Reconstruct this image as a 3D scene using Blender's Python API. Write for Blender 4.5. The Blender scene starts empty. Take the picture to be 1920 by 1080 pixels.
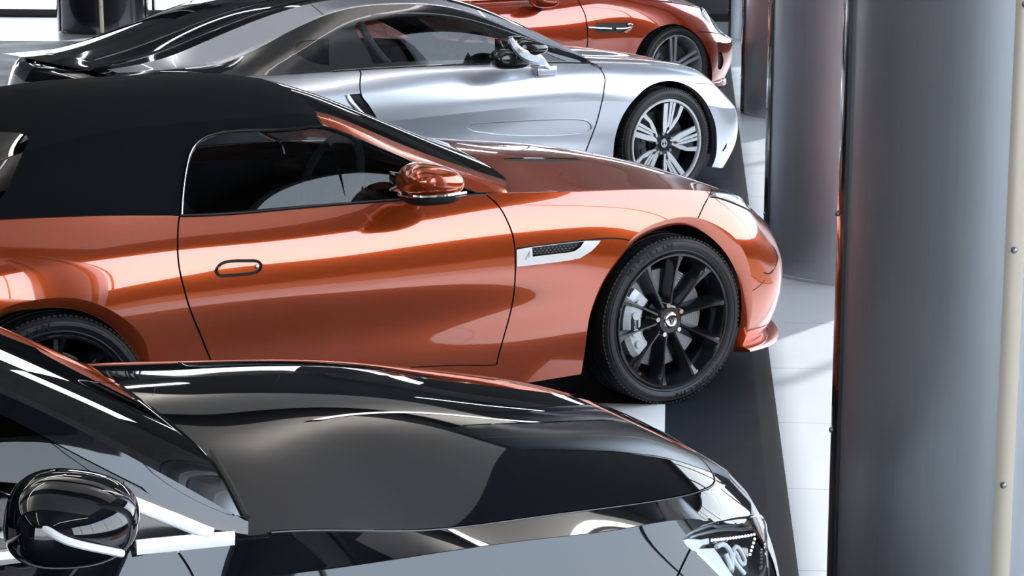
import bpy, bmesh, math, random
import numpy as np
from mathutils import Vector, Matrix, geometry, kdtree
from mathutils.bvhtree import BVHTree

random.seed(7)
SC = bpy.context.scene
COL = SC.collection
PI = math.pi

# ------------------------------------------------------------------ camera
FPX, PITCH, CAMZ = 4300.0, math.radians(11.8215), 2.353
cam = bpy.data.cameras.new('camera')
cam.sensor_width = 36.0
cam.lens = 36.0 * FPX / 1920.0
cam.clip_end = 200
cam_o = bpy.data.objects.new('camera', cam)
COL.objects.link(cam_o)
cam_o.location = (0, 0, CAMZ)
cam_o.rotation_euler = (PI / 2 - PITCH, 0, 0)
SC.camera = cam_o

# ------------------------------------------------------------------ sky, sun, exposure
SKY_STRENGTH = 5.9
world = bpy.data.worlds.new('sky')
SC.world = world
world.use_nodes = True
wn = world.node_tree.nodes
wl = world.node_tree.links
wn['Background'].inputs['Strength'].default_value = SKY_STRENGTH
tc = wn.new('ShaderNodeTexCoord')
sx = wn.new('ShaderNodeSeparateXYZ')
rmp = wn.new('ShaderNodeValToRGB')
rmp.color_ramp.elements[0].position = 0.0
rmp.color_ramp.elements[0].color = (0.92, 0.93, 0.95, 1)
rmp.color_ramp.elements[1].position = 0.9
rmp.color_ramp.elements[1].color = (0.62, 0.76, 1.0, 1)
wl.new(tc.outputs['Generated'], sx.inputs[0])
wl.new(sx.outputs['Z'], rmp.inputs[0])
wl.new(rmp.outputs[0], wn['Background'].inputs['Color'])

SUN_DIR = Vector((-0.60, -0.80, -0.805)).normalized()
sun = bpy.data.lights.new('sun', 'SUN')
sun.energy = 8.5
sun.angle = math.radians(1.0)
sun.color = (1.0, 0.97, 0.93)
sun_o = bpy.data.objects.new('sun', sun)
COL.objects.link(sun_o)
sun_o.location = (12, 24, 16)
sun_o.rotation_euler = SUN_DIR.to_track_quat('-Z', 'Y').to_euler()

vs = SC.view_settings
vs.view_transform = 'Standard'
vs.look = 'None'
vs.exposure = 0.0
vs.gamma = 1.0
vs.use_curve_mapping = False
SC.cycles.use_denoising = True
SC.cycles.max_bounces = 10
SC.cycles.transparent_max_bounces = 16
SC.cycles.sample_clamp_indirect = 12.0

# ------------------------------------------------------------------ materials
MATS = {}


def pmat(name, color, rough=0.5, metal=0.0, coat=0.0, coat_rough=0.02, coat_ior=1.5, spec=0.5, emit=None, es=0.0, ior=None):
    m = bpy.data.materials.new(name)
    m.use_nodes = True
    b = m.node_tree.nodes['Principled BSDF']
    b.inputs['Base Color'].default_value = (*color, 1)
    b.inputs['Roughness'].default_value = rough
    b.inputs['Metallic'].default_value = metal
    b.inputs['Coat Weight'].default_value = coat
    b.inputs['Coat Roughness'].default_value = coat_rough
    b.inputs['Coat IOR'].default_value = coat_ior
    b.inputs['Specular IOR Level'].default_value = spec
    if ior:
        b.inputs['IOR'].default_value = ior
    if emit:
        b.inputs['Emission Color'].default_value = (*emit, 1)
        b.inputs['Emission Strength'].default_value = es
    MATS[name] = m
    return m


def noise_color(m, c1, c2, scale, detail=4.0, stretch=(1, 1, 1), rough_var=None, bump=0.0):
    """procedural colour variation in object space"""
    nt = m.node_tree
    b = nt.nodes['Principled BSDF']
    t = nt.nodes.new('ShaderNodeTexCoord')
    mp = nt.nodes.new('ShaderNodeMapping')
    mp.inputs['Scale'].default_value = stretch
    n = nt.nodes.new('ShaderNodeTexNoise')
    n.inputs['Scale'].default_value = scale
    n.inputs['Detail'].default_value = detail
    r = nt.nodes.new('ShaderNodeValToRGB')
    r.color_ramp.elements[0].color = (*c1, 1)
    r.color_ramp.elements[1].color = (*c2, 1)
    r.color_ramp.elements[0].position = 0.3
    r.color_ramp.elements[1].position = 0.7
    nt.links.new(t.outputs['Object'], mp.inputs[0])
    nt.links.new(mp.outputs[0], n.inputs['Vector'])
    nt.links.new(n.outputs['Fac'], r.inputs[0])
    nt.links.new(r.outputs[0], b.inputs['Base Color'])
    if rough_var:
        mr = nt.nodes.new('ShaderNodeMapRange')
        mr.inputs['To Min'].default_value = rough_var[0]
        mr.inputs['To Max'].default_value = rough_var[1]
        nt.links.new(n.outputs['Fac'], mr.inputs['Value'])
        nt.links.new(mr.outputs[0], b.inputs['Roughness'])
    if bump:
        bp = nt.nodes.new('ShaderNodeBump')
        bp.inputs['Strength'].default_value = bump
        bp.inputs['Distance'].default_value = 0.002
        nt.links.new(n.outputs['Fac'], bp.inputs['Height'])
        nt.links.new(bp.outputs[0], b.inputs['Normal'])
    return m


def glass(name, tint, refl=1.45, rough=0.0):
    m = bpy.data.materials.new(name)
    m.use_nodes = True
    nt = m.node_tree
    nt.nodes.clear()
    out = nt.nodes.new('ShaderNodeOutputMaterial')
    mix = nt.nodes.new('ShaderNodeMixShader')
    tr = nt.nodes.new('ShaderNodeBsdfTransparent')
    gl = nt.nodes.new('ShaderNodeBsdfGlossy')
    lw = nt.nodes.new('ShaderNodeLayerWeight')
    lw.inputs['Blend'].default_value = 0.5
    pw = nt.nodes.new('ShaderNodeMath')
    pw.operation = 'POWER'
    pw.inputs[1].default_value = 5.0
    fr = nt.nodes.new('ShaderNodeMapRange')
    f0 = ((refl - 1) / (refl + 1)) ** 2
    fr.inputs['To Min'].default_value = f0
    nt.links.new(lw.outputs['Facing'], pw.inputs[0])
    nt.links.new(pw.outputs[0], fr.inputs['Value'])
    tr.inputs['Color'].default_value = (*tint, 1)
    gl.inputs['Roughness'].default_value = rough
    gl.inputs['Color'].default_value = (1, 1, 1, 1)
    nt.links.new(fr.outputs[0], mix.inputs[0])
    nt.links.new(tr.outputs[0], mix.inputs[1])
    nt.links.new(gl.outputs[0], mix.inputs[2])
    nt.links.new(mix.outputs[0], out.inputs[0])
    MATS[name] = m
    return m


ORANGE = pmat('orange_paint', (0.50, 0.074, 0.013), rough=0.20, metal=0.60, coat=1.0, coat_ior=2.0, spec=0.2)
RED = pmat('red_paint', (0.40, 0.045, 0.010), rough=0.22, metal=0.55, coat=1.0, coat_ior=2.0, spec=0.2)
SILVER = pmat('silver_paint', (0.60, 0.63, 0.70), rough=0.30, metal=0.75, coat=1.0, coat_ior=1.5)
BLACKP = pmat('black_paint', (0.003, 0.004, 0.006), rough=0.5, coat=1.0, coat_ior=1.7, spec=0.0)
GAP = pmat('shut_line_black', (0.004, 0.004, 0.005), rough=0.7)
TRIM = pmat('gloss_black_trim', (0.010, 0.011, 0.013), rough=0.12, coat=0.6)
MATTE = pmat('matte_black_plastic', (0.012, 0.013, 0.015), rough=0.6)
FABRIC = pmat('black_canvas', (0.010, 0.012, 0.014), rough=0.95, spec=0.08)
noise_color(FABRIC, (0.0035, 0.005, 0.007), (0.006, 0.008, 0.010), 900, 2, bump=0.25)
RUBBER = pmat('tyre_rubber', (0.013, 0.014, 0.016), rough=0.5, spec=0.45)
RUBTXT = pmat('tyre_letter_rubber', (0.006, 0.006, 0.007), rough=0.35)
CHROME = pmat('chrome', (0.80, 0.82, 0.85), rough=0.08, metal=1.0)
ALU = pmat('machined_aluminium', (0.72, 0.74, 0.77), rough=0.3, metal=0.8)
STEEL = pmat('disc_steel', (0.30, 0.31, 0.33), rough=0.38, metal=0.9)
DISCD = pmat('dark_brake_iron', (0.05, 0.052, 0.056), rough=0.4, metal=0.7)
CALIPER = pmat('caliper_silver', (0.55, 0.57, 0.60), rough=0.4, metal=0.6)
GLOSSBLK = pmat('wheel_gloss_black', (0.008, 0.009, 0.011), rough=0.18, coat=0.8)
SILVERW = pmat('wheel_silver', (0.45, 0.47, 0.50), rough=0.3, metal=0.7)
WHITEP = pmat('white_plastic', (0.85, 0.86, 0.88), rough=0.35)
SATIN = pmat('satin_silver', (0.75, 0.77, 0.80), rough=0.22, metal=0.85)
BRIGHT = pmat('bright_window_trim', (0.85, 0.86, 0.88), rough=0.32, metal=0.5)
LEATHER = pmat('black_leather', (0.012, 0.013, 0.015), rough=0.55)
GREYLEATHER = pmat('grey_leather', (0.30, 0.31, 0.33), rough=0.5)
WHEELGREY = pmat('grey_rim_leather', (0.16, 0.165, 0.17), rough=0.35)
GLS = glass('tinted_glass', (0.30, 0.33, 0.34), 1.52)
GLSD = glass('dark_glass', (0.05, 0.06, 0.065), 1.5)
GLSC = glass('clear_glass', (0.93, 0.95, 0.95), 1.25)
LAMPGLS = glass('lamp_lens', (0.85, 0.88, 0.9), 1.5)
AMBER = pmat('amber_lens', (0.6, 0.16, 0.02), rough=0.15)
BLACKGLASS = pmat('black_roof_glass', (0.006, 0.007, 0.009), rough=0.04, coat=1.0, coat_ior=1.6)
MESHBLK = pmat('black_mesh', (0.01, 0.01, 0.012), rough=0.35)

# ------------------------------------------------------------------ basic mesh helpers


def mesh_obj(name, verts, faces, mat, parent=None, smooth=True, normals=None):
    me = bpy.data.meshes.new(name)
    me.from_pydata([tuple(map(float, v)) for v in verts], [], [tuple(map(int, f)) for f in faces])
    me.materials.append(mat)
    if smooth:
        me.shade_smooth()
    if normals is not None:
        me.normals_split_custom_set_from_vertices([tuple(map(float, n)) for n in normals])
    me.update()
    o = bpy.data.objects.new(name, me)
    COL.objects.link(o)
    if parent is not None:
        o.parent = parent
    return o


def bm_obj(name, bm, mat, parent=None, smooth=True, angle=40):
    bmesh.ops.recalc_face_normals(bm, faces=bm.faces)
    me = bpy.data.meshes.new(name)
    if smooth:
        lim = math.radians(angle)
        for f in bm.faces:
            f.smooth = True
        for e in bm.edges:
            if len(e.link_faces) == 2 and e.calc_face_angle(0) > lim:
                e.smooth = False
    bm.to_mesh(me)
    bm.free()
    me.materials.append(mat)
    o = bpy.data.objects.new(name, me)
    COL.objects.link(o)
    if parent is not None:
        o.parent = parent
    return o


def add_box(bm, lo, hi, bevel=0.0, seg=2, M=None):
    r = bmesh.ops.create_cube(bm, size=1.0)
    vs_ = r['verts']
    for v in vs_:
        v.co = Vector([lo[i] + (v.co[i] + 0.5) * (hi[i] - lo[i]) for i in range(3)])
    if M is not None:
        for v in vs_:
            v.co = M @ v.co
    if bevel:
        es = list({e for v in vs_ for e in v.link_edges})
        bmesh.ops.bevel(bm, geom=es, offset=bevel, segments=seg, affect='EDGES', profile=0.5)


def add_tube(bm, pts, r, n=8, caps=True, closed=False):
    pts = [Vector(p) for p in pts]
    rs = r if isinstance(r, (list, tuple)) else [r] * len(pts)
    rings = []
    ref = None
    for i, p in enumerate(pts):
        a = pts[(i - 1) % len(pts)] if (i > 0 or closed) else p
        b = pts[(i + 1) % len(pts)] if (i < len(pts) - 1 or closed) else p
        t = (b - a).normalized()
        if ref is None:
            ref = t.orthogonal().normalized()
        ref = (ref - t * ref.dot(t)).normalized()
        q = t.cross(ref)
        rings.append([bm.verts.new(p + (ref * math.cos(k * 2 * PI / n) + q * math.sin(k * 2 * PI / n)) * rs[i]) for k in range(n)])
    m = len(rings)
    for i in range(m if closed else m - 1):
        A, B = rings[i], rings[(i + 1) % m]
        for k in range(n):
            bm.faces.new((A[k], A[(k + 1) % n], B[(k + 1) % n], B[k]))
    if caps and not closed:
        bm.faces.new(rings[0][::-1])
        bm.faces.new(rings[-1])


def add_lathe(bm, prof, seg=64, axis='Y', closed=False):
    """prof: list of (radius, along-axis). Revolved about local Y (or Z)."""
    rings = []
    for (r, h) in prof:
        ring = []
        for k in range(seg):
            a = 2 * PI * k / seg
            if axis == 'Y':
                ring.append(bm.verts.new((r * math.cos(a), h, r * math.sin(a))))
            else:
                ring.append(bm.verts.new((r * math.cos(a), r * math.sin(a), h)))
        rings.append(ring)
    m = len(rings)
    for i in range(m if closed else m - 1):
        A, B = rings[i], rings[(i + 1) % m]
        for k in range(seg):
            bm.faces.new((A[k], A[(k + 1) % seg], B[(k + 1) % seg], B[k]))
    return rings


def add_sphere(bm, c, r, seg=12, scale=(1, 1, 1)):
    M = Matrix.Translation(c) @ Matrix.Diagonal((*scale, 1))
    bmesh.ops.create_uvsphere(bm, u_segments=seg, v_segments=max(6, seg // 2), radius=r, matrix=M)


def add_loft(bm, rings, caps=True):
    R = [[bm.verts.new(p) for p in ring] for ring in rings]
    n = len(R[0])
    for i in range(len(R) - 1):
        for k in range(n):
            bm.faces.new((R[i][k], R[i][(k + 1) % n], R[i + 1][(k + 1) % n], R[i + 1][k]))
    if caps:
        bm.faces.new(R[0][::-1])
        bm.faces.new(R[-1])


def extrude_poly(bm, pts3, d):
    """closed polygon pts3 extruded by vector d"""
    a = [bm.verts.new(p) for p in pts3]
    b = [bm.verts.new(Vector(p) + Vector(d)) for p in pts3]
    n = len(a)
    bm.faces.new(a)
    bm.faces.new(b[::-1])
    for i in range(n):
        bm.faces.new((a[i], b[i], b[(i + 1) % n], a[(i + 1) % n]))


def tag(o, label=None, cat=None, group=None, kind=None):
    if label:
        o['label'] = label
    if cat:
        o['category'] = cat
    if group:
        o['group'] = group
    if kind:
        o['kind'] = kind
    return o


def empty(name, loc, rz=0.0):
    o = bpy.data.objects.new(name, None)
    COL.objects.link(o)
    o.empty_display_size = 0.2
    o.location = loc
    o.rotation_euler = (0, 0, rz)
    return o


def copy_tree(o, parent=None):
    c = o.copy()
    COL.objects.link(c)
    if parent is not None:
        c.parent = parent
    for ch in list(o.children):
        copy_tree(ch, c)
    return c


def text_mesh(s, size, extrude=0.0):
    """verts/faces of a string as a flat mesh, laid in XY and centred"""
    cu = bpy.data.curves.new('lettering', 'FONT')
    cu.body = s
    cu.size = size
    cu.extrude = extrude
    cu.align_x = 'CENTER'
    cu.align_y = 'CENTER'
    ob = bpy.data.objects.new('lettering', cu)
    COL.objects.link(ob)
    dg = bpy.context.evaluated_depsgraph_get()
    ev = ob.evaluated_get(dg)
    me = ev.to_mesh()
    V = [v.co.copy() for v in me.vertices]
    Fc = [tuple(p.vertices) for p in me.polygons]
    ev.to_mesh_clear()
    bpy.data.objects.remove(ob)
    bpy.data.curves.remove(cu)
    return V, Fc


# ------------------------------------------------------------------ spline surfaces


class NatSpline:
    """cardinal basis of a natural cubic spline over knots, with creases"""

    def __init__(self, knots, creases=()):
        self.k = np.asarray(knots, float)
        n = len(self.k)
        br = [0] + sorted(creases) + [n - 1]
        self.segs = [(br[i], br[i + 1]) for i in range(len(br) - 1)]
        self.M2 = np.zeros((len(self.segs), n, n))
        for si, (a, b) in enumerate(self.segs):
            m = b - a + 1
            h = np.diff(self.k[a:b + 1])
            A = np.eye(m)
            B = np.zeros((m, m))
            for i in range(1, m - 1):
                A[i, i - 1] = h[i - 1]
                A[i, i] = 2 * (h[i - 1] + h[i])
                A[i, i + 1] = h[i]
                B[i, i - 1] = 6 / h[i - 1]
                B[i, i] = -6 / h[i - 1] - 6 / h[i]
                B[i, i + 1] = 6 / h[i]
            self.M2[si, a:b + 1, a:b + 1] = np.linalg.solve(A, B)

    def basis(self, t):
        t = np.clip(np.asarray(t, float), self.k[0], self.k[-1])
        n = len(self.k)
        i = np.clip(np.searchsorted(self.k, t, side='right') - 1, 0, n - 2)
        si = np.zeros(len(t), int)
        for s, (a, b) in enumerate(self.segs):
            si[(i >= a) & (i < b)] = s
        h = self.k[i + 1] - self.k[i]
        A = (self.k[i + 1] - t) / h
        B = 1 - A
        r = np.arange(len(t))
        W = np.zeros((len(t), n))
        D = np.zeros((len(t), n))
        W[r, i] += A
        W[r, i + 1] += B
        D[r, i] -= 1 / h
        D[r, i + 1] += 1 / h
        Mi = self.M2[si, i, :]
        Mj = self.M2[si, i + 1, :]
        W += ((A ** 3 - A) * h ** 2 / 6)[:, None] * Mi + ((B ** 3 - B) * h ** 2 / 6)[:, None] * Mj
        D += (-(3 * A ** 2 - 1) * h / 6)[:, None] * Mi + ((3 * B ** 2 - 1) * h / 6)[:, None] * Mj
        return W, D


def cr(pts, step=0.01):
    """smooth polyline through 2-D/3-D points (centripetal-ish), resampled at about step"""
    P = np.asarray(pts, float)
    if len(P) < 3:
        L = np.linalg.norm(P[-1] - P[0])
        n = max(2, int(L / step) + 1)
        return np.linspace(P[0], P[-1], n)
    d = np.r_[0, np.cumsum(np.maximum(np.linalg.norm(np.diff(P, axis=0), axis=1), 1e-9) ** 0.75)]
    sp = NatSpline(d)
    L = np.linalg.norm(np.diff(P, axis=0), axis=1).sum()
    n = max(len(P), int(L / step) + 1)
    W, _ = sp.basis(np.linspace(0, d[-1], n))
    return W @ P


class Surf:
    """near half of a car skin; control grid [station][line] of (x forward, y outward, z up), local metres"""

    def __init__(self, grid, creases=(), ucreases=()):
        G = np.asarray(grid, float).copy()
        G[:, :, 1] *= -1
        self.G = G
        du = np.linalg.norm(np.diff(G, axis=0), axis=2).mean(axis=1)
        dv = np.linalg.norm(np.diff(G, axis=1), axis=2)
        dv = np.median(dv, axis=0)
        self.ku = np.r_[0, np.cumsum(np.maximum(du, 0.02))]
        self.kv = np.r_[0, np.cumsum(np.maximum(dv, 0.02))]
        self.su = NatSpline(self.ku, ucreases)
        self.sv = NatSpline(self.kv, creases)
        self.creases = creases

    def idx(self, u, v):
        return (float(np.interp(u, np.arange(len(self.ku)), self.ku)), float(np.interp(v, np.arange(len(self.kv)), self.kv)))

    def ev(self, s, t, normals=True):
        Wu, Du = self.su.basis(s)
        Wv, Dv = self.sv.basis(t)
        P = np.einsum('ni,nj,ijk->nk', Wu, Wv, self.G, optimize=True)
        if not normals:
            return P
        Ps = np.einsum('ni,nj,ijk->nk', Du, Wv, self.G, optimize=True)
        Pt = np.einsum('ni,nj,ijk->nk', Wu, Dv, self.G, optimize=True)
        N = np.cross(Ps, Pt)
        N /= np.maximum(np.linalg.norm(N, axis=1), 1e-9)[:, None]
        return P, N, Ps, Pt

    def tess(self, nu=240, nv=120):
        s = np.linspace(self.ku[0], self.ku[-1], nu)
        t = np.linspace(self.kv[0], self.kv[-1], nv)
        S, T = np.meshgrid(s, t, indexing='ij')
        P = self.ev(S.ravel(), T.ravel(), False)
        F = []
        for i in range(nu - 1):
            for j in range(nv - 1):
                a = i * nv + j
                F.append((a, a + nv, a + nv + 1))
                F.append((a, a + nv + 1, a + 1))
        self.tP, self.tF = P, F
        self.tst = np.c_[S.ravel(), T.ravel()]
        self.bvh = BVHTree.FromPolygons([tuple(p) for p in P], F)

    def hit(self, o, d):
        if not hasattr(self, 'bvh'):
            self.tess()
        loc, n, fi, dist = self.bvh.ray_cast(o, d)
        if loc is None:
            loc, n, fi, dist = None, None, None, None
            # closest approach of the ray to the skin: march and take the nearest point
            best = None
            for k in np.linspace(0.8, 1.2, 81):
                q = o + d * (k * self.mid)
                r = self.bvh.find_nearest(q)
                if best is None or r[3] < best[1][3]:
                    best = (q, r)
            loc, n, fi, dist = best[1]
        a, b, c = self.tF[fi]
        A, B, C_ = (Vector(self.tP[i]) for i in (a, b, c))
        v0, v1, v2 = B - A, C_ - A, loc - A
        d00, d01, d11, d20, d21 = v0.dot(v0), v0.dot(v1), v1.dot(v1), v2.dot(v0), v2.dot(v1)
        den = d00 * d11 - d01 * d01
        if abs(den) < 1e-14:
            w1 = w2 = 0
        else:
            w1 = (d11 * d20 - d01 * d21) / den
            w2 = (d00 * d21 - d01 * d20) / den
        q = self.tst[a] * (1 - w1 - w2) + self.tst[b] * w1 + self.tst[c] * w2
        return q


class Car:
    """a car's pose: measurements taken off the photograph are turned into car-local metres here"""

    def __init__(self, name, ox, oy, deg):
        self.rz = math.radians(deg)
        self.root = empty(name, (ox, oy, 0), self.rz)
        self.M = Matrix.Translation((ox, oy, 0)) @ Matrix.Rotation(self.rz, 4, 'Z')
        self.Mi = self.M.inverted()

    def ray(self, px, py):
        d = Vector(((px - 960) / FPX, 0, 0))
        d = Vector((0, math.cos(PITCH), -math.sin(PITCH))) + Vector((1, 0, 0)) * ((px - 960) / FPX) - Vector((0, math.sin(PITCH), math.cos(PITCH))) * ((py - 540) / FPX)
        o = self.Mi @ Vector((0, 0, CAMZ))
        return o, self.Mi.to_3x3() @ d

    def L(self, px, py, y):
        """photo point on the car-local plane at outward distance y"""
        o, d = self.ray(px, py)
        t = (-y - o.y) / d.y
        return o + d * t

    def on(self, surf, pts, step=0.012, smooth=True):
        """photo trace -> curve on the skin in (s,t)"""
        out = []
        for (px, py) in pts:
            o, d = self.ray(px, py)
            surf.mid = (Vector((-1, 0, .6)) - o).length
            out.append(surf.hit(o, d.normalized()))
        if smooth:
            return cr(out, step)
        P = [np.linspace(out[i], out[i + 1], max(2, int(np.linalg.norm(out[i + 1] - out[i]) / step) + 1))[:-1] for i in range(len(out) - 1)]
        P.append(np.array([out[-1]]))
        return np.vstack(P)


def smooth_curve(C, n=12):
    C = np.asarray(C, float).copy()
    for _ in range(n):
        C[1:-1] = C[1:-1] * 0.5 + (C[:-2] + C[2:]) * 0.25
    return C


def join(*cs):
    return np.vstack(cs)


def resample(P, step=0.012):
    P = np.asarray(P, float)
    out = []
    for i in range(len(P) - 1):
        n = max(1, int(np.linalg.norm(P[i + 1] - P[i]) / step))
        out.append(np.linspace(P[i], P[i + 1], n + 1)[:-1])
    out.append(P[-1:])
    return np.vstack(out)


def band(surf, curve, w):
    """closed polygon of half width w (metres) about a curve on the skin"""
    C = np.asarray(curve, float)
    P, N, Ps, Pt = surf.ev(C[:, 0], C[:, 1])
    T = np.gradient(P, axis=0)
    T /= np.maximum(np.linalg.norm(T, axis=1), 1e-9)[:, None]
    B = np.cross(N, T)
    off = []
    for i in range(len(C)):
        A = np.stack([Ps[i], Pt[i]], axis=1)
        off.append(np.linalg.lstsq(A, B[i] * w, rcond=None)[0])
    off = np.array(off)
    L = np.linalg.norm(off, axis=1)
    lim = 8 * w
    off[L > lim] *= (lim / L[L > lim])[:, None]
    return np.vstack([C + off, (C - off)[::-1]])


def inside(poly, pts):
    x, y = pts[:, 0], pts[:, 1]
    r = np.zeros(len(pts), bool)
    n = len(poly)
    j = n - 1
    for i in range(n):
        xi, yi = poly[i]
        xj, yj = poly[j]
        if yi != yj:
            c = ((yi > y) != (yj > y)) & (x < (xj - xi) * (y - yi) / (yj - yi) + xi)
            r ^= c
        j = i
    return r


def mirror_join(V, F, N):
    V2 = V * np.array([1, -1, 1])
    N2 = N * np.array([1, -1, 1])
    n = len(V)
    return np.vstack([V, V2]), list(F) + [tuple(n + i for i in f[::-1]) for f in F], np.vstack([N, N2])


def build_skin(car, surf, regions, default, ds=0.03, dt=0.02, shell=None):
    """trim a skin into panels. regions: list of (name, polygon, material, opts); the first match wins.
    opts: off (metres along the normal), both (panel spans the car's centre), drop (opening), far (mirrored twin name)"""
    s0, s1, t0, t1 = surf.ku[0], surf.ku[-1], surf.kv[0], surf.kv[-1]
    ns, nt = max(4, int((s1 - s0) / ds)), max(4, int((t1 - t0) / dt))
    gs = np.linspace(s0, s1, ns + 1)
    gt = np.unique(np.r_[np.linspace(t0, t1, nt + 1), [surf.kv[c] for c in surf.creases]])
    S, T = np.meshgrid(gs, gt, indexing='ij')
    pts = np.c_[S.ravel(), T.ravel()]
    cons, edges = [], []
    base = 0
    polys = []
    for (nm, poly, mat, op) in regions:
        poly = np.asarray(poly, float).copy()
        poly[:, 0] = np.clip(poly[:, 0], s0, s1)
        poly[:, 1] = np.clip(poly[:, 1], t0, t1)
        keep = [0]
        for i in range(1, len(poly)):
            if np.linalg.norm(poly[i] - poly[keep[-1]]) > 5e-4:
                keep.append(i)
        if np.linalg.norm(poly[keep[-1]] - poly[keep[0]]) < 5e-4:
            keep.pop()
        poly = poly[keep]
        polys.append(poly)
        n = len(poly)
        cons.append(poly)
        edges += [(base + i, base + (i + 1) % n) for i in range(n)]
        base += n
    if cons:
        cons = np.vstack(cons)
        kd = kdtree.KDTree(len(cons))
        for i, c in enumerate(cons):
            kd.insert((c[0], c[1], 0), i)
        kd.balance()
        border = (np.isclose(pts[:, 0], s0) | np.isclose(pts[:, 0], s1)) & (np.isclose(pts[:, 1], t0) | np.isclose(pts[:, 1], t1))
        keep = [b or kd.find((p[0], p[1], 0))[2] > 0.005 for p, b in zip(pts, border)]
        allp = np.vstack([cons, pts[np.array(keep)]])
    else:
        allp = pts
    vc, ve, vf, *_ = geometry.delaunay_2d_cdt([Vector(p) for p in allp], edges, [], 0, 1e-6)
    V2 = np.array([[v.x, v.y] for v in vc])
    F = np.array([tuple(f) for f in vf if len(f) == 3])
    cen = V2[F].mean(axis=1)
    lab = np.full(len(F), -1)
    for k in range(len(polys) - 1, -1, -1):
        lab[inside(polys[k], cen)] = k
    P, N, _, _ = surf.ev(V2[:, 0], V2[:, 1])
    # winding: (s,t) counter-clockwise gives the outward normal
    a = V2[F]
    ar = (a[:, 1, 0] - a[:, 0, 0]) * (a[:, 2, 1] - a[:, 0, 1]) - (a[:, 2, 0] - a[:, 0, 0]) * (a[:, 1, 1] - a[:, 0, 1])
    F[ar < 0] = F[ar < 0][:, ::-1]
    out = {}
    todo = [(-1, default[0], default[1], default[2])] + [(k, r[0], r[2], r[3]) for k, r in enumerate(regions)]
    groups = {}
    for (k, nm, mat, op) in todo:
        key = (nm, k) if nm == 'panel_gap' else (nm, -2)
        groups.setdefault(key, []).append((k, mat, op))
    for (nm, _), lst in groups.items():
        ks = [k for k, _, _ in lst]
        mat, op = lst[0][1], lst[0][2]
        sel = np.isin(lab, ks)
        if op.get('drop') or not sel.any():
            continue
        f = F[sel]
        used = np.unique(f)
        mp = np.full(len(V2), -1)
        mp[used] = np.arange(len(used))
        v, n, f = P[used] + N[used] * op.get('off', 0.0), N[used], mp[f]
        if op.get('both'):
            v, f, n = mirror_join(v, [tuple(q) for q in f], n)
            o = mesh_obj(nm, v, f, mat, car.root, True, n)
        else:
            o = mesh_obj(nm, v, f, mat, car.root, True, n)
            if shell is not None and not op.get('nofar'):
                shell.append((v * np.array([1, -1, 1]), [tuple(q[::-1]) for q in f], n * np.array([1, -1, 1]), mat))
        out[nm] = o
    return out


def far_shell(car, shell):
    """the side turned away from the photograph: one mesh per material"""
    by = {}
    for (v, f, n, m) in shell:
        by.setdefault(m.name, []).append((v, f, n, m))
    for k, lst in by.items():
        V, F, N, base = [], [], [], 0
        for (v, f, n, m) in lst:
            V.append(v)
            N.append(n)
            F += [tuple(i + base for i in q) for q in f]
            base += len(v)
        nm = {'tinted_glass': 'side_window', 'dark_glass': 'side_window'}.get(k, 'body_side')
        if 'black' in k or 'glass' in k and nm != 'side_window':
            nm = 'side_trim'
        mesh_obj(nm, np.vstack(V), F, lst[0][3], car.root, True, np.vstack(N))


def curve3(surf, C, off=0.0):
    P, N, _, _ = surf.ev(C[:, 0], C[:, 1])
    return P + N * off


def strip(name, A, B, rows, mat, parent, bulge=0.0):
    """band of quads between two curves of equal length"""
    A, B = np.asarray(A), np.asarray(B)
    n = len(A)
    V, F = [], []
    for r in range(rows + 1):
        k = r / rows
        V.append(A * (1 - k) + B * k)
    V = np.vstack(V)
    for r in range(rows):
        for i in range(n - 1):
            a = r * n + i
            F.append((a, a + 1, a + n + 1, a + n))
    return mesh_obj(name, V, F, mat, parent)


def arch(car, surf, outer, inner, mat, roll=0.012, depth=0.10, name='wheel_arch_flare', liner=MATTE):
    """rolled wheel-arch flange: from the skin at the outer curve to a lip, then a return into the wheel well"""
    n = 80
    def rs(C):
        d = np.r_[0, np.cumsum(np.linalg.norm(np.diff(C, axis=0), axis=1))]
        q = np.linspace(0, d[-1], n)
        return np.c_[np.interp(q, d, C[:, 0]), np.interp(q, d, C[:, 1])]
    A = curve3(surf, rs(outer), 0.0005)
    B = curve3(surf, rs(inner), 0.0)
    B1 = B + np.array([0, roll, 0])
    M1 = (A + B) / 2 + np.array([0, roll * 0.30, 0])
    V = np.vstack([A, M1, B1])
    F = []
    for r in range(2):
        for i in range(n - 1):
            a = r * n + i
            F.append((a, a + 1, a + n + 1, a + n))
    o = mesh_obj(name, V, F, mat, car.root)
    return o, B1


def well(car, cx, cz, r, y_out, y_in, a0=-25, a1=205):
    bm = bmesh.new()
    prof = []
    n = 40
    ringA, ringB = [], []
    for k in range(n + 1):
        a = math.radians(a0 + (a1 - a0) * k / n)
        ringA.append(bm.verts.new((cx + r * math.cos(a), -y_out, cz + r * math.sin(a))))
        ringB.append(bm.verts.new((cx + r * math.cos(a), -y_in, cz + r * math.sin(a))))
    for k in range(n):
        bm.faces.new((ringA[k], ringA[k + 1], ringB[k + 1], ringB[k]))
    c = bm.verts.new((cx, -y_in, cz))
    for k in range(n):
        bm.faces.new((ringB[k], ringB[k + 1], c))
    return bm_obj('wheel_well', bm, GAP, car.root)


# ------------------------------------------------------------------ wheels


def rot_xz(p, a):
    return (p[0] * math.cos(a) - p[1] * math.sin(a), p[0] * math.sin(a) + p[1] * math.cos(a))


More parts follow.
